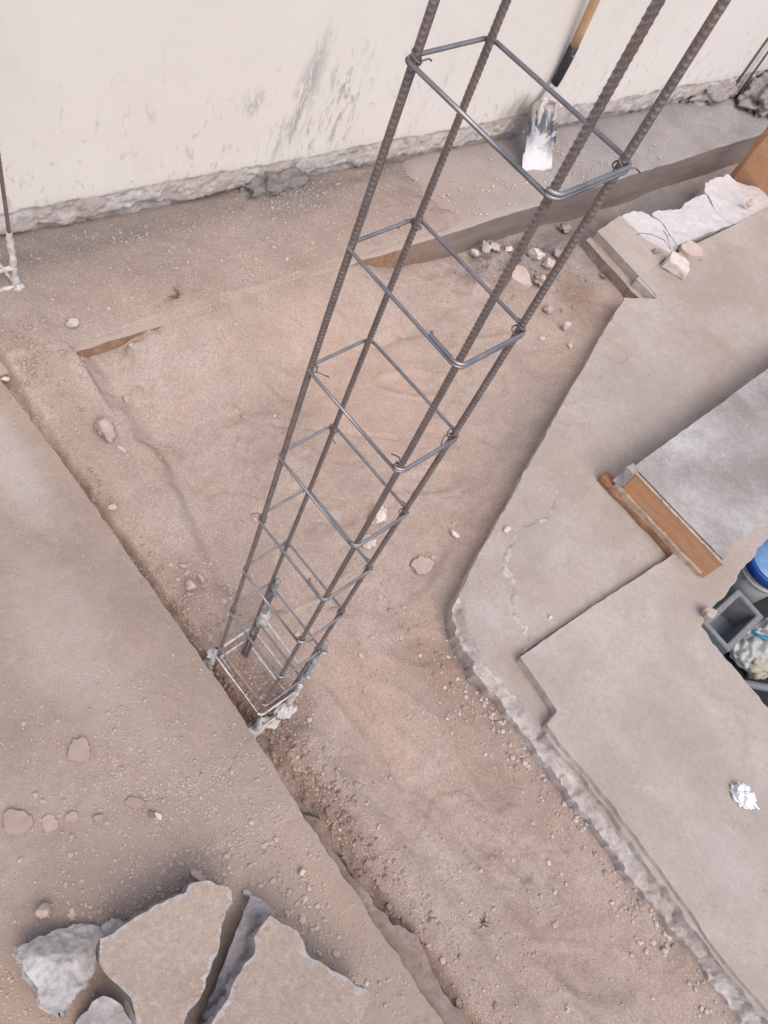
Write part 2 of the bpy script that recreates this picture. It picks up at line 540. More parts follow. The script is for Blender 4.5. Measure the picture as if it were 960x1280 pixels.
def mesh_np(name, verts, faces, mats, parent=None, smooth=True, fmat=None):
    me = bpy.data.meshes.new(name)
    if isinstance(faces, np.ndarray):
        k = faces.shape[1]
        me.vertices.add(len(verts))
        me.vertices.foreach_set('co', np.asarray(verts, np.float32).ravel())
        me.loops.add(faces.size)
        me.loops.foreach_set('vertex_index', faces.astype(np.int32).ravel())
        me.polygons.add(len(faces))
        me.polygons.foreach_set('loop_start', np.arange(0, faces.size, k, dtype=np.int32))
        me.update(calc_edges=True)
    else:
        me.from_pydata([tuple(v) for v in verts], [], faces)
    for mm in (mats if isinstance(mats, (list, tuple)) else [mats]):
        me.materials.append(mm)
    me.polygons.foreach_set('use_smooth', np.full(len(me.polygons), smooth))
    if fmat is not None:
        me.polygons.foreach_set('material_index', np.asarray(fmat, np.int32))
    me.validate()
    me.update()
    o = bpy.data.objects.new(name, me)
    COL.objects.link(o)
    if parent:
        o.parent = parent
    return o


def empty(name, loc=(0, 0, 0), rot=(0, 0, 0)):
    o = bpy.data.objects.new(name, None)
    o.location = loc
    o.rotation_euler = rot
    o.empty_display_size = .1
    COL.objects.link(o)
    return o


def bm_obj(name, bm, mats, parent=None, smooth=False):
    me = bpy.data.meshes.new(name)
    bm.to_mesh(me)
    bm.free()
    for mm in (mats if isinstance(mats, (list, tuple)) else [mats]):
        me.materials.append(mm)
    me.polygons.foreach_set('use_smooth', np.full(len(me.polygons), smooth))
    o = bpy.data.objects.new(name, me)
    COL.objects.link(o)
    if parent:
        o.parent = parent
    return o


def tube(path, r, seg=8, closed=False):
    """verts, faces of a tube along a path (list of points, per-point radius allowed)"""
    pts = [Vector(p) for p in path]
    n = len(pts)
    rs = r if isinstance(r, (list, tuple)) else [r] * n
    V, F = [], []
    ref = None
    for i, p in enumerate(pts):
        a = pts[max(0, i - 1)]
        b = pts[min(n - 1, i + 1)]
        t = (b - a).normalized()
        if ref is None:
            ref = t.orthogonal().normalized()
        ref = (ref - t * ref.dot(t))
        if ref.length < 1e-6:
            ref = t.orthogonal()
        ref.normalize()
        bi = t.cross(ref)
        for k in range(seg):
            an = 2 * math.pi * k / seg
            V.append(p + (ref * math.cos(an) + bi * math.sin(an)) * rs[i])
    for i in range(n - 1):
        for k in range(seg):
            k2 = (k + 1) % seg
            F.append((i * seg + k, i * seg + k2, (i + 1) * seg + k2, (i + 1) * seg + k))
    F.append(tuple(range(seg))[::-1])
    F.append(tuple((n - 1) * seg + k for k in range(seg)))
    return V, F


def tube_obj(name, path, r, mat, parent=None, seg=8):
    V, F = tube(path, r, seg)
    return mesh_np(name, V, F, mat, parent)


def box_bm(bm, x0, x1, y0, y1, z0, z1, bev=0.0, cuts=0, jit=0.0, seed=0):
    r = bmesh.ops.create_cube(bm, size=1)
    vs = r['verts']
    for v in vs:
        v.co = Vector((x0 + (v.co.x + .5) * (x1 - x0), y0 + (v.co.y + .5) * (y1 - y0), z0 + (v.co.z + .5) * (z1 - z0)))
    es = list({e for v in vs for e in v.link_edges})
    if cuts:
        bmesh.ops.subdivide_edges(bm, edges=es, cuts=cuts, use_grid_fill=True)
    if bev:
        sharp = [e for e in bm.edges if len(e.link_faces) == 2 and e.calc_face_angle() > .5]
        bmesh.ops.bevel(bm, geom=sharp, offset=bev, segments=2, affect='EDGES', profile=.6)
    if jit:
        for v in bm.verts:
            v.co += Vector((fb(v.co + Vector((seed, 0, 0)), .05), fb(v.co + Vector((0, seed + 7, 0)), .05), fb(v.co + Vector((0, 0, seed + 3)), .05))) * jit


def inside(poly, X, Y):
    res = np.zeros(X.shape, bool)
    p = np.asarray(poly)
    x1, y1 = p[:, 0], p[:, 1]
    x2, y2 = np.roll(x1, -1), np.roll(y1, -1)
    for a, b, c, d in zip(x1, y1, x2, y2):
        if b == d:
            continue
        cond = ((b > Y) != (d > Y)) & (X < (c - a) * (Y - b) / (d - b) + a)
        res ^= cond
    return res


def nearest(poly, q):
    p = np.asarray(poly)
    d = np.roll(p, -1, 0) - p
    L = np.maximum((d ** 2).sum(1), 1e-12)
    t = np.clip(((q - p) * d).sum(1) / L, 0, 1)
    c = p + d * t[:, None]
    e = ((c - q) ** 2).sum(1)
    i = e.argmin()
    return c[i], math.sqrt(e[i])


def ragged(pts, step, amp, seed, size=.06, closed=True):
    """polygon edge broken up; a point may carry its own amplitude as a third value"""
    out = []
    n = len(pts)
    s = 0.0
    for i in range(n if closed else n - 1):
        a = pts[i]
        b = pts[(i + 1) % n]
        am = a[2] if len(a) > 2 else amp
        A, B = np.array(a[:2]), np.array(b[:2])
        L = np.linalg.norm(B - A)
        k = max(1, int(L / step)) if am > 0 else 1
        nr = np.array([B[1] - A[1], A[0] - B[0]]) / max(L, 1e-9)
        for j in range(k):
            t = j / k
            o = am * 2 * float(N3.f(np.array([s + L * t]), np.array([seed * 3.7]), size, 4, .6)[0])
            if j == 0 and i > 0:
                o *= .5
            out.append(tuple(A + (B - A) * t + nr * o))
        s += L
    return out


def axis(lo, hi, flo, fhi, fine, coarse):
    a = list(np.arange(flo, fhi, fine)) + [fhi]
    v = flo
    s = fine
    while v > lo:
        s = min(coarse, s * 1.6)
        v -= s
        a.insert(0, max(lo, v))
    v = fhi
    s = fine
    while v < hi:
        s = min(coarse, s * 1.6)
        v += s
        a.append(min(hi, v))
    return np.array(a)


def plate(name, poly, xs, ys, top, z_low, mats, holes=(), rough_at=None, top_mat=None, rings=5, rough=.012, lean=0.0, seed=0, parent=None, xf=None, bottom=False):
    """slab: relief grid cut to a (ragged) outline, with rough broken sides down to z_low"""
    X, Y = np.meshgrid(xs, ys, indexing='ij')
    cx = .5 * (xs[1:] + xs[:-1])
    cy = .5 * (ys[1:] + ys[:-1])
    GX, GY = np.meshgrid(cx, cy, indexing='ij')
    m = inside(poly, GX, GY)
    for h in holes:
        m &= ~inside(h, GX, GY)
    nx, ny = X.shape
    idx = np.arange(nx * ny).reshape(nx, ny)
    q = np.stack([idx[:-1, :-1], idx[1:, :-1], idx[1:, 1:], idx[:-1, 1:]], -1)[m]
    # directed boundary edges
    E = {}
    for f in q.tolist():
        for i in range(4):
            e = (f[i], f[(i + 1) % 4])
            if (e[1], e[0]) in E:
                del E[(e[1], e[0])]
            else:
                E[e] = 1
    co = np.stack([X.ravel(), Y.ravel()], -1)
    bv = sorted({v for e in E for v in e})
    for v in bv:
        best = None
        for pl in (poly, *holes):
            c, d = nearest(pl, co[v])
            if best is None or d < best[1]:
                best = (c, d)
        i, j = divmod(v, ny)
        cell = max(xs[min(i + 1, nx - 1)] - xs[max(i - 1, 0)], ys[min(j + 1, ny - 1)] - ys[max(j - 1, 0)])
        if best[1] < cell:
            co[v] = best[0]
    Z = top(co[:, 0], co[:, 1])
    V = np.column_stack([co, Z])
    used = np.unique(q)
    remap = -np.ones(len(V), int)
    remap[used] = np.arange(len(used))
    V = V[used]
    q = remap[q]
    edges = [(remap[a], remap[b]) for a, b in E]
    nrm = {}
    for a, b in edges:
        d = V[b][:2] - V[a][:2]
        o = np.array([d[1], -d[0]])
        L = np.linalg.norm(o)
        if L > 1e-9:
            o = o / L
        for v in (a, b):
            nrm[v] = nrm.get(v, 0) + o
    ring = {}
    extra = []
    base = len(V)
    for v, o in nrm.items():
        L = np.linalg.norm(o)
        o = o / L if L > 1e-6 else o
        ids = [v]
        x, y, z = V[v]
        for k in range(1, rings + 1):
            t = k / rings
            zz = z + (z_low - z) * t
            rg = rough * (rough_at(x, y) if rough_at else 1.0)
            off = lean * t * (rg / rough) + rg * (.30 * fb((x + seed, y, zz * 3), .07, 2) + .75 * fb((x, y + seed, zz * 2.6), .030, 4) + .35 * fb((x, y, zz * 1.5 + seed), .010, 2)) * min(1, t * 3)
            ids.append(base + len(extra))
            extra.append((x + o[0] * off, y + o[1] * off, zz))
        ring[v] = ids
    F2 = []
    for a, b in edges:
        ra, rb = ring[a], ring[b]
        for k in range(rings):
            F2.append((rb[k], ra[k], ra[k + 1], rb[k + 1]))
    F = np.vstack([q, np.array(F2)])
    fm = np.concatenate([np.zeros(len(q)) if top_mat is None else top_mat(V[q.ravel(), 0].reshape(-1, 4).mean(1), V[q.ravel(), 1].reshape(-1, 4).mean(1)), np.ones(len(F2))])
    V = np.vstack([V, np.array(extra)])
    if bottom:
        Vb = V[:len(used)].copy()
        Vb[:, 2] = z_low
        qb = q[:, ::-1] + len(V)
        F = np.vstack([F, qb])
        fm = np.concatenate([fm, np.ones(len(qb))])
        V = np.vstack([V, Vb])
    if xf is not None:
        V = np.array([xf @ Vector(p) for p in V])
    o = mesh_np(name, V, F, mats, parent, True, fm)
    # crisp arris between top and sides
    me = o.data
    at = me.attributes.new('sharp_edge', 'BOOLEAN', 'EDGE') if 'sharp_edge' not in me.attributes else me.attributes['sharp_edge']
    bset = {(min(a, b), max(a, b)) for a, b in edges}
    ev = np.empty(len(me.edges) * 2, np.int32)
    me.edges.foreach_get('vertices', ev)
    ev = ev.reshape(-1, 2)
    at.data.foreach_set('value', [(min(a, b), max(a, b)) in bset for a, b in ev.tolist()])
    return o


def rock(name, size, seed, mat, sub=3, planes=9, rough=.05, flat=False):
    """angular stone: a ball cut back by random planes, then roughened; base at z = 0"""
    rnd = random.Random(seed)
    bm = bmesh.new()
    bmesh.ops.create_icosphere(bm, subdivisions=sub, radius=1)
    pl = []
    for i in range(planes):
        d = Vector((rnd.gauss(0, 1), rnd.gauss(0, 1), rnd.gauss(0, 1))).normalized()
        pl.append((d, rnd.uniform(.42, .72)))
    if flat:
        pl += [(Vector((rnd.uniform(-.12, .12), rnd.uniform(-.12, .12), 1)).normalized(), .45), (Vector((0, 0, -1)), .5)]
    for v in bm.verts:
        for d, h in pl:
            e = v.co.dot(d) - h
            if e > 0:
                v.co -= d * e
        v.co += v.co.normalized() * rough * 1.6 * fb(v.co * 1.0 + Vector((seed * 1.7, 0, 0)), .45, 4)
    zs = min(v.co.z for v in bm.verts)
    for v in bm.verts:
        v.co.z -= zs
        v.co = Vector((v.co.x * size[0], v.co.y * size[1], v.co.z * size[2]))
    return bm_obj(name, bm, mat, None, True)


# ------------------------------------------------------------------ ground levels
def front_x(y):
    """front face of the poured kerb in front of the wall"""
    return -.986 + .0625 * np.asarray(y, float)


def wall_x(y):
    return -1.44 + .1 * np.asarray(y, float)


KERB_Z = .116
LEFT_Z, LOW_Z, HIGH_Z = .100, .090, .120


def ledge_y(x):
    return np.interp(x, [-1.5, -1.04, -.63, -.29, .16, .39, .8, 1.6], [.21, .215, .255, .175, .12, .115, .13, .15])


def diag_dist(x, y):
    """distance into the pit from the slanting edge of the right-hand slab"""
    ax, ay, bx, by = .244, .663, -.313, 2.205
    L = math.hypot(bx - ax, by - ay)
    return -((x - ax) * (by - ay) - (y - ay) * (bx - ax)) / L


def lip_y(x):
    return np.interp(x, [.25, .31, .42, .66, .92, 1.12, 1.34, 1.62], [.650, .610, .582, .572, .559, .549, .533, .516])


PRINTS = [(-.62, .75, .4, .008), (-.45, 1.15, 1.1, .009), (-.30, .60, .2, .007), (-.12, .95, 1.3, .009), (.02, .42, .5, .007), (.10, .70, 1.9, .008), (.42, .36, .2, .008), (.62, .44, -.1, .008),
          (.80, .30, .3, .009), (.98, .42, .1, .008), (1.15, .30, .5, .009), (1.32, .40, 0, .007), (-.50, 1.62, 1.4, .008), (-.75, 1.15, .9, .006), (.28, .52, .9, .006)]


def ground_h(x, y, fine=True):
    x = np.asarray(x, float)
    y = np.asarray(y, float)
    h = .016 * N1.f(x, y, .42, 2) + .005 * N2.f(x, y, .13, 3)
    # trampled hollows and low ridges
    r = np.abs(N3.f(x, y, .30, 3))
    h += .004 * (1 - sstep(0, .10, r)) * sstep(-.1, .2, N4.f(x, y, .5, 2))
    r2 = N4.f(x + 3, y, .22, 3)
    h += .0035 * sstep(.0, .05, r2)
    # buried footing along the left slab
    w = y - ledge_y(x) - .05 * N2.f(x, y, .15, 3)
    amp = np.interp(x, [-1.2, -.6, -.2, .1, .5, .9, 1.6], [.060, .045, .030, .012, .014, .02, .02])
    h += amp * (1 - sstep(-.03, .035, w))
    r3 = y - .22 - .12 * (x - .3) * .4 - .05 * N1.f(x, y * 0, .3, 2)
    h += .010 * (1 - sstep(-.012, .02, r3)) * sstep(.1, .3, x)
    # loose clods against the slab edge
    h += .022 * sstep(.05, -.01, y) * (N3.f(x, y, .05, 3) + .1) - .03 * sstep(.025, -.01, y - .01)
    # dug hole round the cage
    d = np.hypot((x - .09) / 1.35, y - .06)
    h += -.018 * (1 - sstep(.07, .16, d)) + .010 * (1 - sstep(.02, .06, np.abs(d - .17)))
    # earth bank heaped over the kerb on the left
    fx = front_x(y)
    e = x - fx
    cover = 1 - sstep(1.55, 1.95, y + .3 * N2.f(x, y, .2, 3))
    open_face = .48 * sstep(.19, .215, y) * (1 - sstep(.24, .46, y + .2 * N2.f(x, y, .1, 3))) + sstep(1.18, 1.5, y)
    open_face = np.clip(open_face, 0, 1)
    slope = KERB_Z * (1 - sstep(-.01, .30 + .1 * N1.f(x, y, .3, 3), e)) * (1 - open_face) + .02 * open_face * (1 - sstep(0, .2, e))
    top = KERB_Z - .03 + (.052 + .020 * N1.f(x, y, .25, 3)) * cover - .010 * sstep(-.31, -.39, e) * cover
    on = 1 - sstep(-.022, -.010, e)
    h = h * (1 - .65 * on) * (1 - .4 * (1 - sstep(0, .3, e))) + slope * (1 - on) + top * on
    # heaped a little against the slanting slab and at the broken slab edge
    dd = diag_dist(x, y)
    h += .045 * (1 - sstep(-.06, .16, dd)) * sstep(.62, .75, y) * (1 - sstep(2.0, 2.3, y))
    h += (.022 + .02 * N2.f(x, y, .15, 3)) * (1 - sstep(-.02, .09, lip_y(x) - y)) * sstep(.35, .6, x)
    h += .022 * (1 - sstep(0, .10, .60 - y)) * sstep(.9, 1.5, x)
    h += .035 * sstep(1.1, 1.6, x) * sstep(.45, .6, y)
    # dug out along the foot of the kerb
    h -= .052 * sstep(1.3, 1.8, y) * (1 - sstep(.02, .22, e)) * (1 - on) + .03 * sstep(2.3, 2.6, y) * (1 - on)
    # little spoil heap near the notch
    h += .055 * np.exp(-(((x + .70) / .16) ** 2 + ((y - 1.95) / .28) ** 2)) * (.7 + 1.1 * N2.f(x, y, .09, 3)) * (1 - on)
    # shallow trodden prints, half filled in again
    for (fx0, fy0, fa, fd) in PRINTS:
        u_ = (x - fx0) * math.cos(fa) + (y - fy0) * math.sin(fa)
        w_ = -(x - fx0) * math.sin(fa) + (y - fy0) * math.cos(fa)
        rr_ = np.hypot(u_ / .135, w_ / (.050 + .012 * np.clip(u_ / .135, -1, 1))) + .25 * N3.f(x, y, .09, 3)
        fd = fd * .7
        h -= fd * (1 - sstep(.60, 1.0, rr_)) - .4 * fd * np.exp(-((rr_ - 1.12) / .14) ** 2)
    # tool marks in the sand
    for (x0, y0, x1, y1, wd, dp) in ((-.55, .62, -.3, .95, .012, .006), (-.66, 1.0, -.62, 1.35, .02, .008), (.55, .26, .9, .34, .014, .007),
                                     (.9, .42, 1.05, .36, .006, .004), (-.2, .5, -.15, .62, .03, .008), (.25, .3, .6, .2, .01, .006)):
        L2 = (x1 - x0) ** 2 + (y1 - y0) ** 2
        t = np.clip(((x - x0) * (x1 - x0) + (y - y0) * (y1 - y0)) / L2, 0, 1)
        dl = np.hypot(x - x0 - t * (x1 - x0), y - y0 - t * (y1 - y0))
        h -= dp * (1 - sstep(0, wd * 1.6, dl + .02 * N2.f(x, y, .05, 2)))
    lim = LEFT_Z - .022 + .012 * N3.f(x, y, .06, 3)
    h = np.where(y < .02, np.minimum(h, lim + 4 * np.clip(y - .005, 0, 1)), h)
    if fine:
        h += .0024 * N4.f(x, y, .030, 3) + .0012 * N3.f(x, y, .009, 2)
    return h




def left_h(x, y):
    return (LEFT_Z + .007 * N1.f(x, y, .5, 3) + .0022 * N2.f(x, y, .05, 4) + .0010 * N3.f(x, y, .010, 2)
            + .003 * sstep(.05, .10, N4.f(x + 1, y, .16, 4)) * sstep(-.1, .2, x))


CHIP = np.array([(.475, .70), (.466, .745), (.43, .752), (.378, .766), (.35, .80), (.29, .84), (.25, .865), (.183, .97), (.175, 1.0), (.20, 1.132), (.16, 1.2), (.10, 1.35), (.0, 1.5), (-.1, 1.62)])


def low_h(x, y):
    h = LOW_Z + .005 * N2.f(x, y, .5, 3) + .0016 * N1.f(x, y, .05, 4) + .0006 * N3.f(x, y, .010, 2)
    # worn arris at the nose
    d = np.hypot(x - .29, y - .66)
    lip = (y - lip_y(x)) + .016 * N4.f(x, y, .06, 4, .6)
    br = (1 - sstep(.002, .034, lip)) * sstep(.22, .27, x)
    h -= br * (.026 + .022 * np.abs(N1.f(x, y, .035, 4, .65)) - .010 * N2.f(x, y, .012, 2))
    h -= .003 * sstep(.12, .15, N3.f(x + 5, y, .25, 4)) * sstep(-.4, -.1, x) * (1 - sstep(.1, .2, x))
    return h


def high_h(x, y):
    return HIGH_Z + .004 * N3.f(x, y, .6, 3) + .0010 * N1.f(x, y, .06, 4) + .0004 * N2.f(x, y, .012, 2)


# ------------------------------------------------------------------ the setting
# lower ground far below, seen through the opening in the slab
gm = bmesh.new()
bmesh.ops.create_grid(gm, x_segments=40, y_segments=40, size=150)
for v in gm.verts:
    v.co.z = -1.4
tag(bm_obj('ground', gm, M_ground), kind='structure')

# trench floor
xs = axis(-1.9, 4.0, -1.50, 1.62, .0055, .15)
ys = axis(-.35, 5.0, -.06, 2.30, .0055, .06)
X, Y = np.meshgrid(xs, ys, indexing='ij')
Z = ground_h(X, Y)
idx = np.arange(X.size).reshape(X.shape)
q = np.stack([idx[:-1, :-1], idx[1:, :-1], idx[1:, 1:], idx[:-1, 1:]], -1).reshape(-1, 4)
qx, qy = X.ravel()[q].mean(1), Y.ravel()[q].mean(1)
keep = (qy < .80) | (qx < -.20) | ((qx < .40) & (qy < 2.5)) 
keep &= ~((qx > .45) & (qy > .72))
tag(mesh_np('dirt_floor', np.column_stack([X.ravel(), Y.ravel(), Z.ravel()]), q[keep], M_dirt), kind='structure')

# slab under the photographer
edge = [(-1.9, -.012, .002), (-.6, -.008, .0025), (-.1, -.018, .003), (.05, -.020, .0035), (.5, -.050, .0035), (.95, -.066, .003), (4.0, -.12, 0), (4.0, -4.0, 0), (-1.9, -4.0, 0)]
pl = ragged(edge, .006, 0, 3, .03)
xs = axis(-1.9, 4.0, -1.0, 1.2, .0075, .25)
ys = axis(-4.0, .06, -.80, .02, .0075, .3)
tag(plate('left_slab', pl, xs, ys, left_h, -.12, [M_left, M_breakd], rings=6, rough=.016, lean=.012, seed=2), kind='structure')

# broken underside of that slab showing past its edge in the foreground
pl = ragged([(.36, -.07), (.36, -.030), (.50, -.012), (.60, -.026), (.72, -.018), (.80, .012), (.84, .004), (.92, -.020), (1.05, -.012), (1.25, .03), (1.6, .0), (1.6, -.1)], .01, .010, 9, .05)
xs = axis(.3, 1.7, .3, 1.3, .007, .05)
ys = axis(-.12, .06, -.12, .06, .007, .05)
tag(plate('slab_footing', pl, xs, ys, lambda x, y: .062 + .02 * N2.f(x, y, .08, 4), -.06, [M_breakd, M_breakd], rings=4, rough=.02, lean=.02, seed=5), kind='structure')

# opening in the right-hand slabs
HOLE = [(.762, 1.262), (.735, 1.55), (.715, 1.9), (.70, 3.4), (2.6, 3.4), (2.6, 1.19), (1.05, 1.235)]
HOLE = ragged([(a, b, .006) for a, b in HOLE], .015, .006, 12, .05)
low = [(1.62, .516, .006), (1.34, .533, .007), (1.12, .549, .007), (.92, .559, .008), (.66, .572, .008), (.42, .582, .008), (.31, .610, .007), (.255, .650, .005), (.235, .683, .003), (.173, .837, .003),
       (.09, 1.074, .003), (-.069, 1.504, .003), (-.313, 2.205, .002), (-.237, 2.352, .002), (-.36, 2.352, 0), (-.375, 2.66, .004), (-.355, 3.62, .003), (-.30, 7.0, 0), (4.0, 7.0, 0), (4.0, .535, .006)]
pl = ragged(low, .007, 0, 4, .045)
xs = axis(-.5, 4.0, -.45, 1.58, .0060, .25)
ys = np.concatenate([np.arange(.49, .66, .0035), axis(.66, 7.0, .66, 2.45, .0075, .25)[1:]])
tag(plate('lower_slab', pl, xs, ys, low_h, -.16, [M_screed, M_break], holes=[HOLE], rough_at=lambda x, y: .12 + .88 * float(sstep(.22, .30, x)), top_mat=lambda x, y: ((y - lip_y(x) + .016 * N4.f(x, y, .06, 4, .6) < .026) & (x > .235)).astype(float), rings=10, rough=.014, lean=-.01, seed=8), kind='structure')

def poly_dist(x, y, pts):
    d = np.full(np.shape(x), 9.0)
    for a, b in zip(pts[:-1], pts[1:]):
        ex, ey = b[0] - a[0], b[1] - a[1]
        t = np.clip(((x - a[0]) * ex + (y - a[1]) * ey) / max(ex * ex + ey * ey, 1e-12), 0, 1)
        d = np.minimum(d, np.hypot(x - a[0] - t * ex, y - a[1] - t * ey))
    return d


# thin screed sheet broken away along a ragged front
pl = ragged([(.4745, .700, .002), (.466, .745, .008), (.43, .752, .010), (.378, .766, .010), (.35, .80, .010), (.29, .84, .010), (.25, .865, .008), (.183, .97, .006), (.175, 1.0, .005), (.20, 1.132, .006), (.16, 1.22, .004), (.10, 1.33, .003), (.12, 1.9, 0), (.56, 1.9, 0), (.549, 1.402, 0), (.4885, .852, 0)], .006, .006, 91, .035)
xs = axis(0, .7, .08, .56, .0042, .05)
ys = axis(.6, 2.0, .68, 1.36, .0042, .1)
front = [q_ for q_ in pl if q_[1] < 1.36 and q_[0] < .478]
front = [q_ for q_ in front if not (q_[0] > .47 and q_[1] < .72)]
tag(plate('screed_layer', pl, xs, ys, lambda x, y: - .010 * (1 - sstep(0, .013, poly_dist(x, y, front) + .012 * N3.f(x, y, .03, 3))) * sstep(.14, .22, x) + LOW_Z + .005 * N2.f(x, y, .5, 3) + .0095 * sstep(.09, .24, x) * (1 - sstep(1.25, 1.5, y)) - .003 + .0014 * N1.f(x, y, .05, 4) + .0006 * N3.f(x, y, .01, 2), LOW_Z - .012, [M_screed, M_break], top_mat=lambda x, y: ((poly_dist(x, y, front) < .010 + .02 * N3.f(x, y, .03, 3)) & (x > .16)).astype(float), rings=3, rough=.004, lean=.003, seed=93), kind='structure')

# upper layer of the right-hand slab
high = [(1.62, .562, .003), (1.343, .566, .004), (.909, .605, .003), (.655, .606, .002), (.648, .662, .001), (.478, .682, .002), (.491, .852, .002), (.552, 1.402, 0), (.56, 7.0, 0), (4.0, 7.0, 0), (4.0, .56, .002)]
pl = ragged(high, .014, 0, 6, .06)
HOLE2 = [(a - .004, b - .004) if i < 40 else (a, b) for i, (a, b) in enumerate(HOLE)]
xs = axis(.4, 4.0, .45, 1.62, .0085, .25)
ys = axis(.5, 7.0, .54, 2.1, .0085, .25)
tag(plate('upper_slab', pl, xs, ys, high_h, LOW_Z - .02, [M_right, M_break], holes=[HOLE], rings=4, rough=.005, seed=11), kind='structure')
# thin levelling bed showing between the two layers along the broken edge
pl = ragged([(.675, .592), (.76, .600), (.909, .594), (1.15, .573), (1.34, .556), (1.62, .548), (1.62, .60), (1.34, .60), (.909, .64), (.675, .64)], .009, .005, 13, .04)
xs = axis(.6, 1.7, .64, 1.62, .006, .05)
ys = axis(.50, .66, .51, .66, .006, .05)
pl = [(a, b) for a, b in pl]
tag(plate('levelling_bed', pl, xs, ys, lambda x, y: .105 + .004 * N2.f(x, y, .06, 3), .05, [M_right, M_break], rings=3, rough=.010, lean=.006, seed=21), kind='structure')

# separate corner piece of slab by the foam
pl = ragged([(-.245, 2.352), (-.243, 2.362), (-.36, 2.378), (-.635, 2.400), (-.655, 2.60), (-.50, 2.60), (-.385, 2.655), (-.365, 2.50), (-.352, 2.40), (-.245, 2.40)], .012, .002, 14, .05)
xs = axis(-.8, -.1, -.70, -.2, .007, .05)
ys = axis(2.3, 2.8, 2.32, 2.70, .007, .05)
tag(plate('slab_corner', pl, xs, ys, lambda x, y: LOW_Z + .003 + .0015 * N1.f(x, y, .05, 4), .050, [M_right, M_right], rings=3, rough=.002, seed=31), kind='structure')
pl = ragged([(-.238, 2.322), (-.30, 2.326), (-.64, 2.362), (-.66, 2.60), (-.40, 2.62), (-.30, 2.45), (-.238, 2.40)], .012, .003, 15, .05)
tag(plate('slab_footing', pl, xs, ys, lambda x, y: .052 + .003 * N1.f(x, y, .05, 4), -.10, [M_screed, M_breakd], rings=5, rough=.012, seed=33), kind='structure')

# ------------------------------------------------------------------ wall
U = axis(-3.5, 9.0, -.25, 5.0, .0075, .4)
Vv = axis(-.25, 3.4, .06, .34, .006, .35)
GU, GV = np.meshgrid(U, Vv, indexing='ij')
paint_z = .236 + .014 * N1.f(GU, GU * 0 + 3, .35, 3) + .010 * N2.f(GU, GU * 0, .05, 3)
foot_z = .148 + .026 * N2.f(GU, GU * 0 + 9, .22, 3) + .022 * N3.f(GU, GU * 0 + 2, .05, 3)
sk = 1 - sstep(-.004, .004, GV - paint_z)
ft = 1 - sstep(-.012, .012, GV - foot_z)
bulge = .004 * np.sin(np.clip((GV - foot_z) / np.maximum(paint_z - foot_z, .02), 0, 1) * math.pi) ** .7
dx = .0015 * N1.f(GU, GV, .3, 3) * (1 - sk) + sk * (-.004 + bulge + .0045 * N4.f(GU, GV, .070, 3, .5) + .0045 * np.abs(N1.f(GU, GV, .022, 3, .65)) - .006 * sstep(.08, .2, N2.f(GU, GV, .045, 4, .65))) - ft * .022
WX = wall_x(GU) + dx
idx = np.arange(GU.size).reshape(GU.shape)
q = np.stack([idx[:-1, :-1], idx[1:, :-1], idx[1:, 1:], idx[:-1, 1:]], -1)
cmask = (GV[:-1, :-1] + GV[1:, 1:]) * .5 > (paint_z[:-1, :-1] + paint_z[1:, 1:]) * .5
verts = np.column_stack([WX.ravel(), GU.ravel(), GV.ravel()])


def sub(mask):
    f = q[mask]
    u, inv = np.unique(f, return_inverse=True)
    return verts[u], inv.reshape(-1, 4)


wall = empty('wall', (-1.3, 1.2, 0))
tag(wall, 'cream painted wall with a grey cement smear and crumbling plaster base', 'wall')
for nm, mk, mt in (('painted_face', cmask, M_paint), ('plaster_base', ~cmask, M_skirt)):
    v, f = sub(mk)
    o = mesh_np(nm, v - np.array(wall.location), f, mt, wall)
bm = bmesh.new()
r = bmesh.ops.create_cube(bm, size=1)
for v in r['verts']:
    yy = -3.5 if v.co.y < 0 else 9.0
    v.co = Vector((float(wall_x(yy)) + (-.075 if v.co.x > 0 else -.30), yy, -.3 if v.co.z < 0 else 3.4)) - wall.location
bm_obj('wall_core', bm, M_skirt, wall)
bm = bmesh.new()
r = bmesh.ops.create_cube(bm, size=1)
for v in r['verts']:
    yy = -3.5 if v.co.y < 0 else 9.0
    v.co = Vector((float(wall_x(yy)) + (.004 if v.co.x > 0 else -.31), yy, 3.4 if v.co.z < 0 else 3.46)) - wall.location
bm_obj('coping', bm, M_paint, wall)

# kerb beam along the foot of the wall
ys = axis(-.4, 8.0, 0.0, 4.8, .012, .3)
prof = []
for k in range(22):
    t = k / 21
    prof.append(t)
ts = np.array(prof)
BY, BT = np.meshgrid(ys, ts, indexing='ij')
fx = front_x(BY)
back = wall_x(BY) - .03
z = KERB_Z + .004 * N1.f(BY, BT * 2, .3, 3)
nface = 8
BXv = np.zeros_like(BY)
BZv = np.zeros_like(BY)
for k in range(22):
    if k < nface:
        t = k / (nface - 1)
        BZv[:, k] = -.15 + (.15 + KERB_Z - .003) * t
        BXv[:, k] = fx[:, k] + .006 * N2.f(BY[:, k], BZv[:, k], .12, 3) + .003 * N1.f(BY[:, k], BZv[:, k] * 0, .05, 3)
    else:
        t = (k - nface) / (21 - nface)
        BXv[:, k] = fx[:, k] - .004 + (back[:, k] - fx[:, k]) * t
        BZv[:, k] = KERB_Z + .008 * N3.f(BXv[:, k], BY[:, k], .22, 3) + .003 * N1.f(BXv[:, k], BY[:, k], .03, 3) + .002 * t * t - .05 * sstep(.25, .5, t) * (1 - sstep(1.55, 2.0, BY[:, k] + .3 * N2.f(BXv[:, k], BY[:, k], .2, 3)))
idx = np.arange(BY.size).reshape(BY.shape)
q = np.stack([idx[:-1, :-1], idx[:-1, 1:], idx[1:, 1:], idx[1:, :-1]], -1)[:, :, ::-1]
fm = np.zeros(q.shape[:2])
fm[:, :nface - 1] = 1
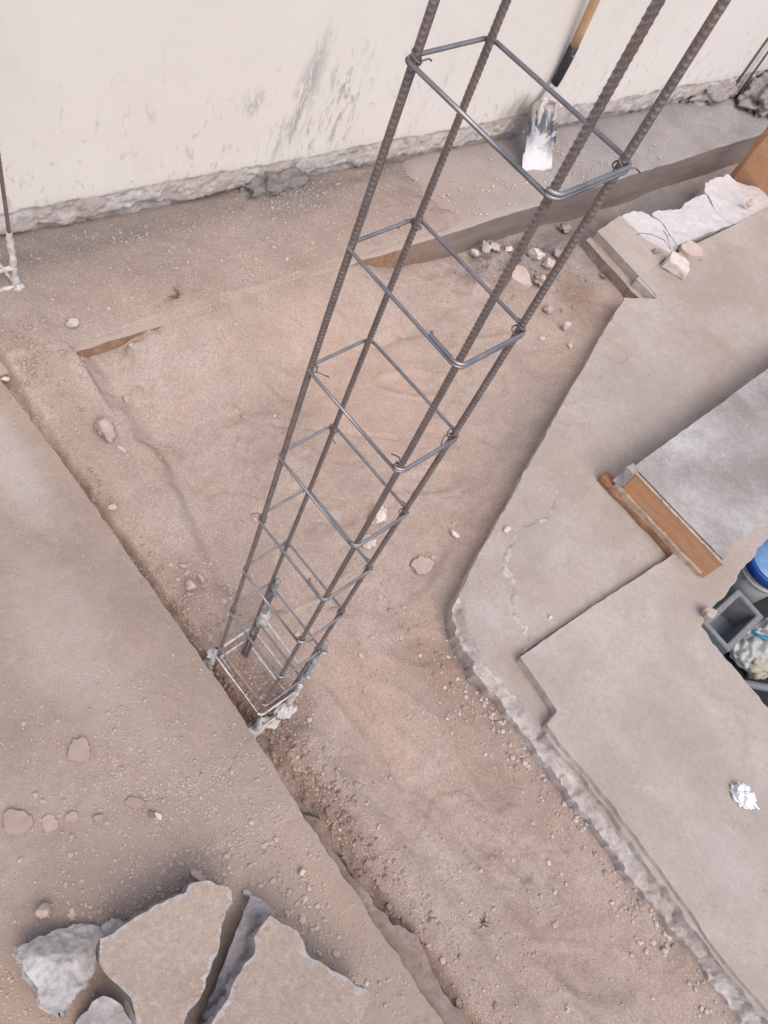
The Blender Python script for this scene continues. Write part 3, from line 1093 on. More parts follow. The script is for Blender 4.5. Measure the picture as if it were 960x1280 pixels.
kb = mesh_np('concrete_kerb', np.column_stack([BXv.ravel(), BY.ravel(), BZv.ravel()]), q.reshape(-1, 4), [M_beamtop, M_beamface], None, True, fm.ravel())
tag(kb, 'low grey concrete kerb beam running along the foot of the cream wall', 'kerb')
at = kb.data.attributes.new('sharp_edge', 'BOOLEAN', 'EDGE') if 'sharp_edge' not in kb.data.attributes else kb.data.attributes['sharp_edge']
ev = np.empty(len(kb.data.edges) * 2, np.int32)
kb.data.edges.foreach_get('vertices', ev)
at.data.foreach_set('value', [(a % 22 == nface - 1 and b % 22 == nface - 1) for a, b in ev.reshape(-1, 2).tolist()])


# ------------------------------------------------------------------ raised slab with form boards
def yside(x, y):
    return y


pl = ragged([(.262, 1.425, 0), (.655, 1.425, .003), (.66, 2.3, .003), (.66, 5.0, 0), (.295, 5.0, 0), (.275, 2.3, .002)], .014, .002, 17, .06)
xs = axis(.2, .8, .22, .70, .008, .05)
ys = axis(1.3, 5.0, 1.36, 2.5, .008, .2)


def raised_h(x, y):
    return .222 + .004 * N1.f(x, y, .3, 3) + .0015 * N2.f(x, y, .05, 4) - .02 * sstep(.60, .66, x) * sstep(-.2, .3, N4.f(x, y, .2, 3))


rs = plate('raised_slab', pl, xs, ys, raised_h, LOW_Z - .01, [M_raised, M_raised], rings=4, rough=.006, seed=41)
tag(rs, 'raised grey concrete slab strip ending in an orange form board', 'slab')

fb_root = empty('form_board', (.262, 1.423, .10))
tag(fb_root, 'orange form board against the end of the raised grey slab', 'board', 'orange form boards')
bm = bmesh.new()
box_bm(bm, .022, .405, -.016, -.004, .022, .120, .002, 6, .001, 1)
bm_obj('board_face', bm, M_form, fb_root)
bm = bmesh.new()
box_bm(bm, .000, .390, -.029, -.0165, .016, .040, .0015, 8, .003, 2)
bm_obj('board_rim', bm, M_formedge, fb_root)
bm = bmesh.new()
box_bm(bm, .018, .412, -.019, -.009, .1205, .1245, .001, 6, .001, 3)
bm_obj('board_rim', bm, M_formedge, fb_root)
bm = bmesh.new()
box_bm(bm, -.012, .0215, -.026, .010, .040, .121, .003, 3, .004, 4)
bm_obj('cement_plug', bm, M_raised, fb_root)
bt = empty('batten', (.232, 1.392, LOW_Z))
tag(bt, 'red brown splintered batten lying under the orange form board', 'batten')
bm = bmesh.new()
box_bm(bm, -.020, .350, .0, .036, .002, .030, .004, 8, .006, 5)
bm_obj('timber', bm, M_batten, bt)

# second board, far right
b2 = empty('form_board', (-.64, 3.64, .0))
tag(b2, 'orange plywood form board standing at the far end of the foam trench', 'board', 'orange form boards')
bm = bmesh.new()
box_bm(bm, .022, .60, .0, .022, .0, .42, .002, 5, .002, 6)
bm_obj('board_face', bm, M_form, b2)
bm = bmesh.new()
box_bm(bm, .0, .0215, -.004, .05, .0, .43, .002, 5, .003, 7)
bm_obj('board_rim', bm, M_batten, b2)

# ------------------------------------------------------------------ foam blocks
FZ = .066
fa = [P(u, v, FZ) for u, v in ((776, 272), (796, 265), (812, 268), (838, 318), (800, 298))]
foams = [
    ([(776, 270), (792, 264), (806, 266), (812, 268), (825.5, 277.5), (847.5, 307.5), (838, 323), (800, 297)], 'white foam block beside the slab corner, nearest to the cage', 0.0),
    ([(813, 267), (828, 263), (841, 264), (848, 262), (858, 254), (879.5, 244), (896, 266.5), (915.5, 280.5), (847, 307), (825, 277)], 'middle white foam block with a stepped broken edge', .004),
    ([(879, 240), (882, 229), (893, 223), (908, 220), (919, 227), (931, 231), (944, 236), (975, 246), (985, 258), (915, 282), (896, 268)], 'white foam block farthest right by the plywood board', .007),
]
for i, (pts, lab, dz) in enumerate(foams):
    w = [P(u, v, FZ) for u, v in pts]
    cx, cy = np.mean([a for a, b in w]), np.mean([b for a, b in w])
    pl = ragged(w, .008, .006, 50 + i, .04)
    px = [a for a, b in pl]
    py = [b for a, b in pl]
    xs = axis(min(px) - .03, max(px) + .03, min(px) - .03, max(px) + .03, .008, .05)
    ys = axis(min(py) - .03, max(py) + .03, min(py) - .03, max(py) + .03, .008, .05)
    o = plate('foam_block', pl, xs, ys, lambda x, y: FZ + dz + .011 * N1.f(x, y, .12, 4, .6) + .003 * N2.f(x, y, .02, 3), -.03, [M_foam, M_foam], rings=5, rough=.014, seed=60 + i)
    tag(o, lab, 'foam block', 'white foam blocks between kerb and slab')

# bent tie wire lying across the foam
w = [P(u, v, z) for u, v, z in ((793, 296, .085), (800, 291, .10), (815, 293, .108), (830, 300, .104), (838, 312, .095), (834, 295, .118), (829, 288, .125))]
pts = [(a, b, z) for (a, b), z in zip(w, (.085, .10, .108, .104, .095, .118, .125))]
tag(tube_obj('loose_wire', pts, .0016, M_rebar, None, 6), 'thin bent wire lying over the white foam near the slab corner', 'wire')


# ------------------------------------------------------------------ reinforcement
def rebar_mesh(L, r, pitch, hrib, seed=0, bend=None):
    """ribbed bar: slanted cross ribs broken by two lengthwise ribs"""
    seg = 14
    per = 6
    n = int(L / pitch * per)
    zz = np.linspace(0, L, n + 1)
    th = np.arange(seg) / seg * 2 * math.pi
    Zg, T = np.meshgrid(zz, th, indexing='ij')
    half = np.sin(T)
    ph = (Zg / pitch + np.abs(np.arcsin(np.sin(T / 1.0)) / math.pi) * 1.7) % 1.0
    rib = np.clip(1 - np.abs(ph - .5) / .22, 0, 1) * np.clip(np.abs(half) * 2.2, 0, 1)
    lon = np.clip(1 - np.abs(half) / .22, 0, 1) * .75
    R = r + hrib * np.maximum(rib, lon)
    x = R * np.cos(T)
    y = R * np.sin(T)
    if bend:
        x = x + bend(Zg)[0]
        y = y + bend(Zg)[1]
    V = np.column_stack([x.ravel(), y.ravel(), Zg.ravel()])
    idx = np.arange(V.shape[0]).reshape(n + 1, seg)
    i2 = np.roll(idx, -1, 1)
    q = np.stack([idx[:-1], i2[:-1], i2[1:], idx[1:]], -1).reshape(-1, 4)
    crest = (rib > .55).ravel().astype(int)
    fm = (crest[q].sum(1) >= 2).astype(int)
    return V, q, fm


SL, SW, SR = .185, .1098, .00235        # stirrup length, width, wire radius


def rounded_loop(x0, x1, y0, y1, rad, start, wire_drop, hook=True, nseg=5):
    """stirrup centre line: starts on the long near side, once round, overlaps two corners"""
    P0 = []

    def corner(cx, cy, a0, a1):
        for k in range(nseg + 1):
            a = a0 + (a1 - a0) * k / nseg
            P0.append((cx + rad * math.cos(a), cy + rad * math.sin(a)))
    h = math.pi / 2
    sx = x0 + (x1 - x0) * start
    P0.append((sx, y0))
    corner(x1 - rad, y0 + rad, -h, 0)
    corner(x1 - rad, y1 - rad, 0, h)
    corner(x0 + rad, y1 - rad, h, 2 * h)
    corner(x0 + rad, y0 + rad, 2 * h, 3 * h)
    P0.append((sx, y0))
    corner(x1 - rad, y0 + rad, -h, 0)
    corner(x1 - rad, y1 - rad, 0, h * .9)
    # arc-length drop
    L = [0]
    for a, b in zip(P0, P0[1:]):
        L.append(L[-1] + math.hypot(b[0] - a[0], b[1] - a[1]))
    wire_drop *= .7
    out = [(x, y, -wire_drop * l / L[-1]) for (x, y), l in zip(P0, L)]
    if hook:
        x, y, z = out[0]
        out[0] = (x - .004, y + .001, z)
        out.insert(0, (x - .008, y + .005, z - .001))
    return out


cage = empty('rebar_column_cage', (0, 0, 0))
tag(cage, 'tall rebar column cage of four ribbed bars and square stirrups standing in the trench', 'rebar cage')
V, q, fm = rebar_mesh(2.75, .0039, .0062, .00062, 0, lambda zz: (.0016 * np.sin(zz * 3.1 + .6) + .0007 * np.sin(zz * 8.3), .0014 * np.sin(zz * 2.6 + 2.0)))
ins = SR * 2 - .0032 + .0043
corners = [(ins, ins), (ins, SW - ins), (SL - ins, ins), (SL - ins, SW - ins)]
bar_src = None
for k, (x, y) in enumerate(corners):
    if bar_src is None:
        bar_src = mesh_np('rebar', V, q, [M_rebar, M_crest], cage, True, fm)
        b = bar_src
    else:
        b = bar_src.copy()
        COL.objects.link(b)
        b.parent = cage
    b.location = (x, y, -.08)
    b.rotation_euler = (0, 0, .5 + 1.1 * k)
rnd = random.Random(5)
zs = [1.6432, 1.4337, 1.2314, 1.0267, .8296, .6302, .4244, .2159]
for k, zz in enumerate(zs + [1.855, 2.07, 2.28]):
    jx, jy = rnd.uniform(-.0015, .0015), rnd.uniform(-.0015, .0015)
    path = rounded_loop(SR - .0032 + jx, SL - SR + .0032 + jx, SR - .0032 + jy, SW - SR + .0032 + jy, .0105, (.95, .78, .95, .97, .80, .95, .88, .97)[k % 8], .0075, k in (1, 4, 6, 9))
    tl = (rnd.uniform(-.012, .012), rnd.uniform(-.012, .012))
    path = [(x, y, zz + z + .003 + tl[0] * (x - SL / 2) + tl[1] * (y - SW / 2)) for x, y, z in path]
    tube_obj('stirrup', path, SR, M_wire, cage, 8)
# twisted tie wire at the corners
tie_src = None
for k, zz in enumerate(zs[:7]):
    for c in ((0, 3), (3, 1), (0, 3, 2), (3, 1), (0, 3), (3, 1, 2), (0, 3))[k]:
        x, y = corners[c]
        if tie_src is None:
            pts = []
            for i in range(26):
                a = i / 25 * 4 * math.pi
                pts.append(((.0062) * math.cos(a), .0062 * math.sin(a), .006 * math.sin(a * .5) + .0012 * i / 12))
            pts += [(.012, .004, .004), (.016, .008, .0), (.019, .013, -.005)]
            tie_src = tube_obj('tie_wire', pts, .0009, M_rebar, cage, 5)
            b = tie_src
        else:
            b = tie_src.copy()
            COL.objects.link(b)
            b.parent = cage
        b.location = (x, y, zz)
        b.rotation_euler = (.3, .2, rnd.uniform(0, 6.28))


def crust(path, r, amp, seed, seg=10):
    """lumpy mortar coat round a bar"""
    V, F = tube(path, r, seg)
    out = []
    for p in V:
        k = fb(Vector(p) + Vector((seed, 0, 0)), .02, 4)
        out.append(Vector(p) + Vector((fb(Vector(p) + Vector((seed, 3, 0)), .018), fb(Vector(p) + Vector((0, seed, 5)), .018), .4 * k)) * amp)
    return out, F


def line(a, b, n):
    a, b = Vector(a), Vector(b)
    return [a + (b - a) * i / (n - 1) for i in range(n)]


# lapped starter bars coming out of the footing
V, q, fm = rebar_mesh(.56, .0046, .0065, .0009)
for (x, y, h) in ((corners[1][0] + .011, corners[1][1] + .004, .475), (corners[3][0] + .002, corners[3][1] + .0115, .455), (corners[0][0] - .0115, corners[0][1] + .001, .17), (corners[2][0] + .0115, corners[2][1] - .001, .15)):
    b = mesh_np('starter_bar', V * np.array([1, 1, (h + .08) / .56]), q, [M_rebar, M_crest] if h > .3 else [M_limed, M_limed], cage, True, fm)
    b.location = (x, y, -.08)
for (x, y, z0, z1, r, mt) in ((corners[1][0] + .011, corners[1][1] + .004, .40, .477, .0082, M_bluish), (corners[1][0] + .008, corners[1][1] + .003, .16, .36, .0085, M_bluish),
                              (corners[3][0] + .002, corners[3][1] + .011, .415, .458, .0088, M_bluish), (corners[3][0] + .003, corners[3][1] + .010, .20, .38, .0080, M_bluish),
                              (corners[1][0] + .012, corners[1][1] + .006, .235, .30, .0135, M_limed),
                              (corners[0][0] - .010, corners[0][1], -.03, .13, .0095, M_limed), (corners[2][0] + .010, corners[2][1], -.04, .07, .0105, M_limed),
                              (corners[3][0] + .006, corners[3][1] + .008, -.03, .19, .0100, M_limed)):
    n = max(5, int((z1 - z0) / .006))
    Vv2, F = crust(line((x, y, z0), (x, y, z1), n), [r * (.55 + .45 * math.sin(math.pi * min(1, max(.12, i / (n - 1)))) ** .4) for i in range(n)], .006, x * 90)
    mesh_np('mortar_crust', Vv2, F, mt, cage)
# pale splashed stirrups of the starters
path = [(SL + .012, SW + .004, .415), (-.004, SW + .008, .412)]
tube_obj('starter_stirrup', line(path[0], path[1], 12), .0022, M_limed, cage, 7)
path = [(SL + .014, SW + .006, .245), (.0, SW + .010, .240)]
tube_obj('starter_stirrup', line(path[0], path[1], 12), .0024, M_limed, cage, 7)
for (zz, e) in ((.150, .004), (.030, .012)):
    path = rounded_loop(-e, SL + e, -e * .6, SW + e, .012, .95, .004, False)
    path = [(x, y, zz + z + .06 * fb((x, y, zz), .12) * .1) for x, y, z in path]
    Vv2, F = crust(path, .0027, .0022, zz * 50, 8)
    mesh_np('starter_stirrup', Vv2, F, M_limed, cage)
# lumps of white mortar on the footing corner bars
for k, (x, y, z, s) in enumerate(((SL + .006, -.002, .022, .022), (-.010, .0, .03, .020), (SL + .014, .05, .018, .018), (SL + .012, .10, .03, .022), (-.012, .006, .115, .014), (SL + .012, .075, .06, .016))):
    bm = bmesh.new()
    bmesh.ops.create_icosphere(bm, subdivisions=3, radius=s)
    for v in bm.verts:
        q_ = v.co * (1 + .8 * fb(v.co + Vector((k * 3, 0, 0)), .016, 5))
        v.co = Vector((q_.x * .85, q_.y * 1.1, q_.z * .6)) + Vector((x, y, z - .008))
    bm_obj('mortar_lump', bm, M_limed, cage, True)
path = [(-.006, .012, .10), (-.002, .03, .07), (.02, .045, .02), (.05, .05, -.01)]
tube_obj('tie_wire', path, .0014, M_limed, cage, 5)

# ---- second cage at the left edge of the picture
c2x, c2y = P(21, 361, .135)
c2 = empty('rebar_cage', (c2x + .02, c2y, .135))
tag(c2, 'lime-splashed foot of another rebar cage at the left end of the wall', 'rebar cage')
V, q, fm = rebar_mesh(1.5, .0050, .010, .0009)
x0, y0 = -.01, 0.0
for k, (dx, dy) in enumerate(((0, 0), (.0, -.12), (.19, -.125), (.19, -.01))[:2]):
    b = mesh_np('rebar', V, q, M_rebar, c2)
    b.location = (dx - .02, dy, -.02)
    Vv2, F = crust(line((dx - .02, dy, -.01), (dx - .02, dy, .21), 28), [.0115 - .003 * i / 27 for i in range(28)], .004, 5 + k)
    mesh_np('mortar_crust', Vv2, F, M_limed, c2)
for zz in (.012, .085):
    path = [(.0 - .02, .006, zz), (-.02 + .002, -.06, zz - .004), (-.02, -.126, zz), ]
    Vv2, F = crust(line(path[0], path[2], 16), .0065, .004, zz * 60)
    mesh_np('stirrup', Vv2, F, M_limed, c2)
Vv2, F = crust(line((-.02, .0, .02), (-.10, -.05, .12), 16), .0055, .003, 3)
mesh_np('stirrup', Vv2, F, M_limed, c2)
bm = bmesh.new()
bmesh.ops.create_icosphere(bm, subdivisions=3, radius=.015)
for v in bm.verts:
    v.co = v.co * (1 + .5 * fb(v.co, .02, 4)) + Vector((-.016, .002, .012))
bm_obj('mortar_lump', bm, M_limed, c2, True)

# ---- starter bars at the far right end of the kerb
for (u, v, lx, ly, lab) in ((921, 104, .02, .10, 'left one of two thin starter bars rising from the rough mortar at the wall end'),
                            (931, 106, .02, .10, 'right one of two thin starter bars rising from the rough mortar at the wall end'),
                            (958, 118, .02, .10, 'thin starter bar at the right picture edge beyond the mortar heap')):
    x, y = P(u, v, .2)
    o = tube_obj('starter_bar', [(0, 0, -.1), (0, 0, .2), (.01, .015, .5), (.02, .03, .9)], .006, M_rebar, None, 8)
    o.location = (x, y, .2)
    tag(o, lab, 'rebar', 'starter bars at the right end of the wall')


# ------------------------------------------------------------------ mortar heaps against the wall
def heap(name, loc, size, seed, mat, lab, cat):
    bm = bmesh.new()
    bmesh.ops.create_icosphere(bm, subdivisions=5, radius=1)
    for v in bm.verts:
        p = v.co.copy()
        k = 1 + .35 * fb(p + Vector((seed, 0, 0)), .6, 4) + .07 * fb(p + Vector((0, seed, 0)), .16, 4)
        v.co = Vector((p.x * size[0], p.y * size[1], p.z * size[2])) * k
    o = bm_obj(name, bm, mat, None, True)
    o.location = loc
    tag(o, lab, cat)
    return o


x, y = P(352, 236, .14)
heap('mortar_patch', (x - .03, y, .135), (.07, .15, .075), 3, M_wetmortar, 'dark lump of mortar stuck to the wall base below the cement smear', 'mortar')
x, y = P(905, 118, .15)
heap('mortar_heap', (x - .08, y + .05, .14), (.10, .36, .10), 8, M_mortar, 'rough grey mortar heap at the right end of the kerb', 'mortar')
x, y = P(948, 128, .15)
heap('mortar_heap', (x, y + .12, .15), (.13, .22, .12), 12, M_mortar, 'rough grey mortar heap at the right picture edge', 'mortar')
x, y = P(962, 100, .2)
heap('pale_rubble', (x, y + .1, .2), (.07, .12, .07), 15, M_pale, 'pale rubble lump on the mortar heap by the right picture edge', 'rubble')

# ------------------------------------------------------------------ shovel leaning on the wall
sx, sy = -1.017, 2.367
sh = empty('shovel', (sx, sy, KERB_Z + .004))
tag(sh, 'mortar-caked square shovel with wooden handle leaning on the cream wall', 'shovel')
up = Vector((-.155, .042, .205)).normalized()
side_ = Vector((.30, .95, 0)).normalized()
side_ = (side_ - up * side_.dot(up)).normalized()
nrm_ = side_.cross(up)
lean = Matrix((nrm_, side_, up)).transposed()
# blade: dished sheet, local z up from the tip, +x towards the viewer
nu, nv = 15, 26
V = []
for side in (0, 1):
    for i in range(nu):
        for j in range(nv):
            u = i / (nu - 1) * 2 - 1
            t = j / (nv - 1)
            zz = t * .262
            wd = .080 * (1 - .03 * t) * (1 if t < .93 else 1 - .55 * ((t - .93) / .07) ** 2.2)
            yy = u * wd
            xx = .016 * (u * u) - .012 * math.sin(t * math.pi) * (1 - u * u) + .020 * t * t
            if abs(u) > .84 and t > .25:
                xx += .014 * (abs(u) - .84) / .16
            zz += -.012 * (1 - u * u) * (1 - t)
            V.append(lean @ Vector((xx - .0022 * side, yy, zz)))
F = []
o2 = nu * nv
for i in range(nu - 1):
    for j in range(nv - 1):
        a, b, c, d = i * nv + j, (i + 1) * nv + j, (i + 1) * nv + j + 1, i * nv + j + 1
        F.append((a, b, c, d))
        F.append((d + o2, c + o2, b + o2, a + o2))
for j in range(nv - 1):
    F.append((j, j + 1, j + 1 + o2, j + o2))
    a = (nu - 1) * nv + j
    F.append((a + 1, a, a + o2, a + 1 + o2))
for i in range(nu - 1):
    a, b = i * nv, (i + 1) * nv
    F.append((b, a, a + o2, b + o2))
    a, b = i * nv + nv - 1, (i + 1) * nv + nv - 1
    F.append((a, b, b + o2, a + o2))
bl = mesh_np('blade', [Vector(v) for v in V], F, M_blade, sh)


def rel(x, y, z):
    return Vector((x - sx, y - sy, z - KERB_Z - .004))


tube_obj('neck', [lean @ Vector((.006, 0, .17)), lean @ Vector((.012, .004, .215)), rel(-1.160, 2.425, .325), rel(-1.166, 2.452, .365), rel(-1.166, 2.462, .405)], [.006, .013, .0165, .0175, .018], M_limed, sh, 14)
sock = tube_obj('socket', [rel(-1.166, 2.460, .395), rel(-1.166, 2.466, .43), rel(-1.165, 2.466, .48), rel(-1.160, 2.455, .565)], [.0182, .0190, .0195, .0200], M_black, sh, 16)
hd = Vector((.010, -.030, .18))
tube_obj('handle', [rel(-1.160, 2.455, .56) + hd * (k * .42) for k in range(14)], [.0185] * 14, M_handle, sh, 16)
rv = bmesh.new()
bmesh.ops.create_icosphere(rv, subdivisions=2, radius=.005)
for v in rv.verts:
    v.co += rel(-1.143, 2.452, .53)
bm_obj('rivet', rv, M_wire, sock, True)


# ------------------------------------------------------------------ broken slab pieces in the foreground
def facets(x, y, seed):
    """broken surface made of a few tilted planes"""
    rs_ = np.random.RandomState(seed)
    h = None
    for k in range(9):
        a = rs_.uniform(0, 6.28)
        px_, py_ = rs_.uniform(-.05, .05, 2)
        pl_ = (math.cos(a) * (x - px_) + math.sin(a) * (y - py_)) * rs_.uniform(10, 22) + rs_.uniform(-.1, .35)
        h = pl_ if h is None else np.minimum(h, pl_)
    return np.maximum(h, -2.2) * 1.15 - .5 * np.abs(N4.f(x + seed, y * .6, .07, 4, .6)) - .22 * np.abs(N2.f(x, y + seed, .02, 3, .7)) + .06 * N3.f(x, y, .008, 2)


def flat_chunk(name, pts, z, thick, tilt, mats, lab, cat, seed, amp=.006, rough=.02, lean=-.004, cut=.006, group=None, relief=0.0):
    w = [P(u, v, z) for u, v in pts]
    cx, cy = float(np.mean([a for a, b in w])), float(np.mean([b for a, b in w]))
    n = Vector((-tilt[0], -tilt[1], 1))
    o0 = Vector(CC.tolist())
    loc = []
    for u, v in pts:
        d = Vector((CR.T @ np.array([(u - 480) / CF, (v - 640) / CF, 1.0])).tolist())
        t = (Vector((cx, cy, z)) - o0).dot(n) / d.dot(n)
        h = o0 + d * t
        loc.append((h.x - cx, h.y - cy))
    # local frame: flat plate, then sheared to its tilt by rotating the object
    tx, ty = math.atan(tilt[1]), -math.atan(tilt[0])
    R = Matrix.Rotation(ty, 3, 'Y') @ Matrix.Rotation(tx, 3, 'X')
    Ri = R.inverted()
    l2 = []
    for a, b in loc:
        q = Ri @ Vector((a, b, tilt[0] * a + tilt[1] * b))
        l2.append((q.x, q.y))
    pl = ragged(l2, .010, amp, seed, .04)
    px = [a for a, b in pl]
    py = [b for a, b in pl]
    xs = np.arange(min(px) - .02, max(px) + .03, cut)
    ys = np.arange(min(py) - .02, max(py) + .03, cut)
    pa = np.asarray(pl)

    def chipped(x, y):
        d = np.full(x.shape, 9.0)
        for a, b in zip(pa, np.roll(pa, -1, 0)):
            e = b - a
            t = np.clip(((x - a[0]) * e[0] + (y - a[1]) * e[1]) / max(e @ e, 1e-12), 0, 1)
            d = np.minimum(d, np.hypot(x - a[0] - t * e[0], y - a[1] - t * e[1]))
        return (d < .003 + .016 * np.clip(N3.f(x + seed, y, .03, 3), 0, 1)).astype(float)

    o = plate(name, pl, xs, ys, lambda x, y: .004 * N1.f(x + seed, y, .12, 3) + .0016 * N2.f(x, y + seed, .03, 4) + .0010 * N3.f(x, y, .010, 2) + relief * facets(x, y, seed), -thick, mats,
              top_mat=chipped, rings=10, rough=rough * .55, lean=lean - .012, seed=seed, bottom=True)
    o.location = (cx, cy, z)
    o.rotation_euler = R.to_euler()
    tag(o, lab, cat, group)
    return o


M_chunktop = make_slab('dusty_chunk_face', (.305, .238, .190), (.368, .292, .235), (.42, .335, .272), (.385, .298, .228), 'chunk')
M_chunkside = make_broken('fresh_break', (.36, .335, .325), (.54, .50, .48), (.40, .33, .30), .4)
M_chunkpale = make_broken('pale_fresh_break', (.42, .40, .39), (.64, .62, .60), (.44, .36, .31), .45)

flat_chunk('rubble_slab', [(128, 1178), (141, 1168), (156, 1156), (176, 1142), (194, 1131), (210, 1123), (231, 1118), (236, 1108), (256, 1102), (270, 1106), (288, 1109), (289, 1127), (283, 1140), (278, 1165),
                           (272, 1195), (262, 1218), (252, 1240), (244, 1256), (230, 1282), (215, 1330), (190, 1330), (175, 1285), (166, 1256), (153, 1238), (141, 1224), (130, 1210), (127, 1195)],
           .212, .108, (-.08, .05), [M_chunktop, M_chunkside], 'large flat broken slab piece lying between the white lump and the pointed slab', 'rubble', 3, .005, .022, -.006, .006, 'broken slab pieces in the foreground')
flat_chunk('rubble_slab', [(337, 1146), (353, 1155), (362, 1158), (373, 1163), (380, 1176), (383, 1190), (392, 1200), (403, 1205), (427, 1217), (440, 1228), (462, 1240), (456, 1262), (448, 1290), (440, 1340), (255, 1340), (263, 1284), (283, 1250), (288, 1235), (293, 1223), (305, 1205), (317, 1193), (319, 1182), (316, 1170), (325, 1158)],
           .218, .115, (-.05, -.08), [M_chunktop, M_chunkside], 'rightmost broken slab piece with jagged right edge and tan dusty top', 'rubble', 7, .005, .03, .010, .006, 'broken slab pieces in the foreground')
# steep grey broken face leaning against the right-hand piece
flat_chunk('rubble_slab', [(308, 1122), (320, 1127), (340, 1144), (327, 1162), (320, 1176), (323, 1190), (298, 1226), (286, 1254), (264, 1292), (242, 1330), (222, 1330), (248, 1276), (271, 1224), (289, 1180), (299, 1142)],
           .200, .08, (.05, .30), [M_chunkside, M_chunkside], 'narrow grey broken sliver wedged under the left side of the pointed slab', 'rubble', 9, .004, .02, .0, .004, 'broken slab pieces in the foreground', .03)


def lump(name, loc, size, rotz, seed, mat, lab, cat, group, planes=12, rough=.16, sub=5):
    o = rock(name, size, seed, mat, sub, planes, rough)
    o.location = loc
    o.rotation_euler = (0, 0, rotz)
    tag(o, lab, cat, group)
    return o


G = 'broken slab pieces in the foreground'
flat_chunk('rubble_lump', [(22, 1174), (50, 1160), (78, 1150), (110, 1146), (130, 1146), (135, 1160), (124, 1190), (112, 1212), (103, 1230), (90, 1250), (78, 1264), (62, 1256), (53, 1248), (50, 1228), (40, 1215), (32, 1196)],
           .205, .09, (.10, -.18), [M_chunkpale, M_chunkpale], 'pale grey-white rough concrete lump at the left of the rubble', 'rubble', 15, .008, .035, -.004, .004, G, .035)
flat_chunk('rubble_lump', [(85, 1290), (100, 1268), (122, 1250), (138, 1246), (150, 1258), (158, 1280), (162, 1320), (90, 1330)],
           .160, .07, (.15, .25), [M_chunkside, M_chunkpale], 'small pale piece low between the white lump and the large flat slab', 'rubble', 17, .006, .02, -.01, .006, G, .03)
flat_chunk('rubble_lump', [(118, 1160), (136, 1146), (150, 1152), (155, 1162), (140, 1176), (128, 1184), (118, 1200), (112, 1200)],
           .165, .06, (.1, .2), [M_chunkside, M_chunkpale], 'small grey piece squeezed behind the white lump and the flat slab', 'rubble', 19, .005, .02, -.01, .006, G, .03)

# splinter behind the flat slab
x, y = P(247, 1096, .12)
o = rock('rubble_splinter', (.030, .010, .010), 41, M_stone, 3, 8, .1)
o.location = (x, y, left_h(np.array([x]), np.array([y]))[0] + .006)
o.rotation_euler = (0, -.25, .25)
tag(o, 'small upright splinter behind the far tip of the large flat slab piece', 'stone')

# ------------------------------------------------------------------ stones one can point at
SURF = {'pit': ground_h, 'left': left_h, 'low': low_h, 'high': high_h}


def stone(u, v, w, hgt, surf, seed, mat, lab, name='stone', aspect=1.0, rz=0.0, flat=False, sink=.05, group=None):
    z = {'pit': 0.0, 'left': LEFT_Z, 'low': LOW_Z, 'high': HIGH_Z}[surf]
    for _ in range(4):
        x, y = P(u, v, z)
        z = float(SURF[surf](np.array([x]), np.array([y]))[0])
    if name == 'block_stone':
        bm = bmesh.new()
        box_bm(bm, -w * .5, w * .5, -w * .5 * aspect, w * .5 * aspect, 0, hgt, .006, 6, w * .09, seed)
        o = bm_obj('stone', bm, mat, None, True)
    elif flat:
        rn = random.Random(seed)
        k = rn.randint(6, 9)
        pts = [(w * .56 * math.cos(6.283 * (i + rn.uniform(-.28, .28)) / k) * rn.uniform(.68, 1.12), w * .56 * aspect * math.sin(6.283 * (i + rn.uniform(-.28, .28)) / k) * rn.uniform(.8, 1.1), w * .08) for i in range(k)]
        pl = ragged(pts, w * .09, 0, seed, w * .5)
        ax = np.arange(-w * .7, w * .72, w / 11)
        o = plate(name, pl, ax, ax, lambda a, b: hgt + hgt * .25 * N1.f(a + seed, b, w * .6, 3), 0.0, [mat, mat], rings=3, rough=w * .05, lean=.0, seed=seed)
    else:
        o = rock(name, (w * .62, w * .62 * aspect, hgt * .8), seed, mat, 4 if w > .04 else 3, 11, .15 if w > .04 else .10, flat)
    o.location = (x, y, z - hgt * sink)
    o.rotation_euler = (random.uniform(-.1, .1), random.uniform(-.1, .1), rz)
    tag(o, lab, 'stone', group or {'plaster_chip': 'pale plaster chips lying about', 'screed_flake': 'thin screed flakes lying about', 'mortar_clod': 'dark mortar clods by the kerb'}.get(name, 'loose stones lying about'))
    return o


stone(133, 546, .060, .042, 'pit', 1, M_stone, 'lone fist-sized stone in the trench beside the left slab', aspect=1.1)
stone(239, 734, .030, .020, 'pit', 2, M_stone, 'left one of the two small stones up-slope of the cage foot')
stone(251, 727, .026, .022, 'pit', 3, M_stone, 'right one of the two small stones up-slope of the cage foot', aspect=.7)
stone(228, 708, .018, .012, 'pit', 4, M_stone, 'pebble just above the two small stones near the cage')
stone(472, 652, .050, .034, 'pit', 5, M_pale, 'white angular plaster chip seen through the cage, upper of the pair', 'plaster_chip', 1.25, .3)
stone(460, 682, .058, .026, 'pit', 6, M_pale, 'white angular plaster chip seen through the cage, lower of the pair', 'plaster_chip', 1.0, .9)
stone(526, 707, .072, .014, 'pit', 7, M_stone, 'flat tan flake of screed on the sand right of the cage', 'screed_flake', 1.0, .4, True, .1)
stone(567, 669, .036, .016, 'pit', 8, M_pale, 'small white triangular chip between the flat flake and the slab edge', 'plaster_chip', .6, .2)
stone(633, 663, .030, .014, 'low', 9, M_pale, 'white chip resting on the worn slab edge near its nose', 'plaster_chip', .7, 1.0)
stone(705, 412, .034, .034, 'pit', 10, M_pale, 'rounded white pebble below the notch of the right slab', 'stone', .8, .5)
stone(676, 424, .034, .014, 'pit', 11, M_pale, 'flat white chip left of the rounded white pebble', 'plaster_chip', .6, .8)
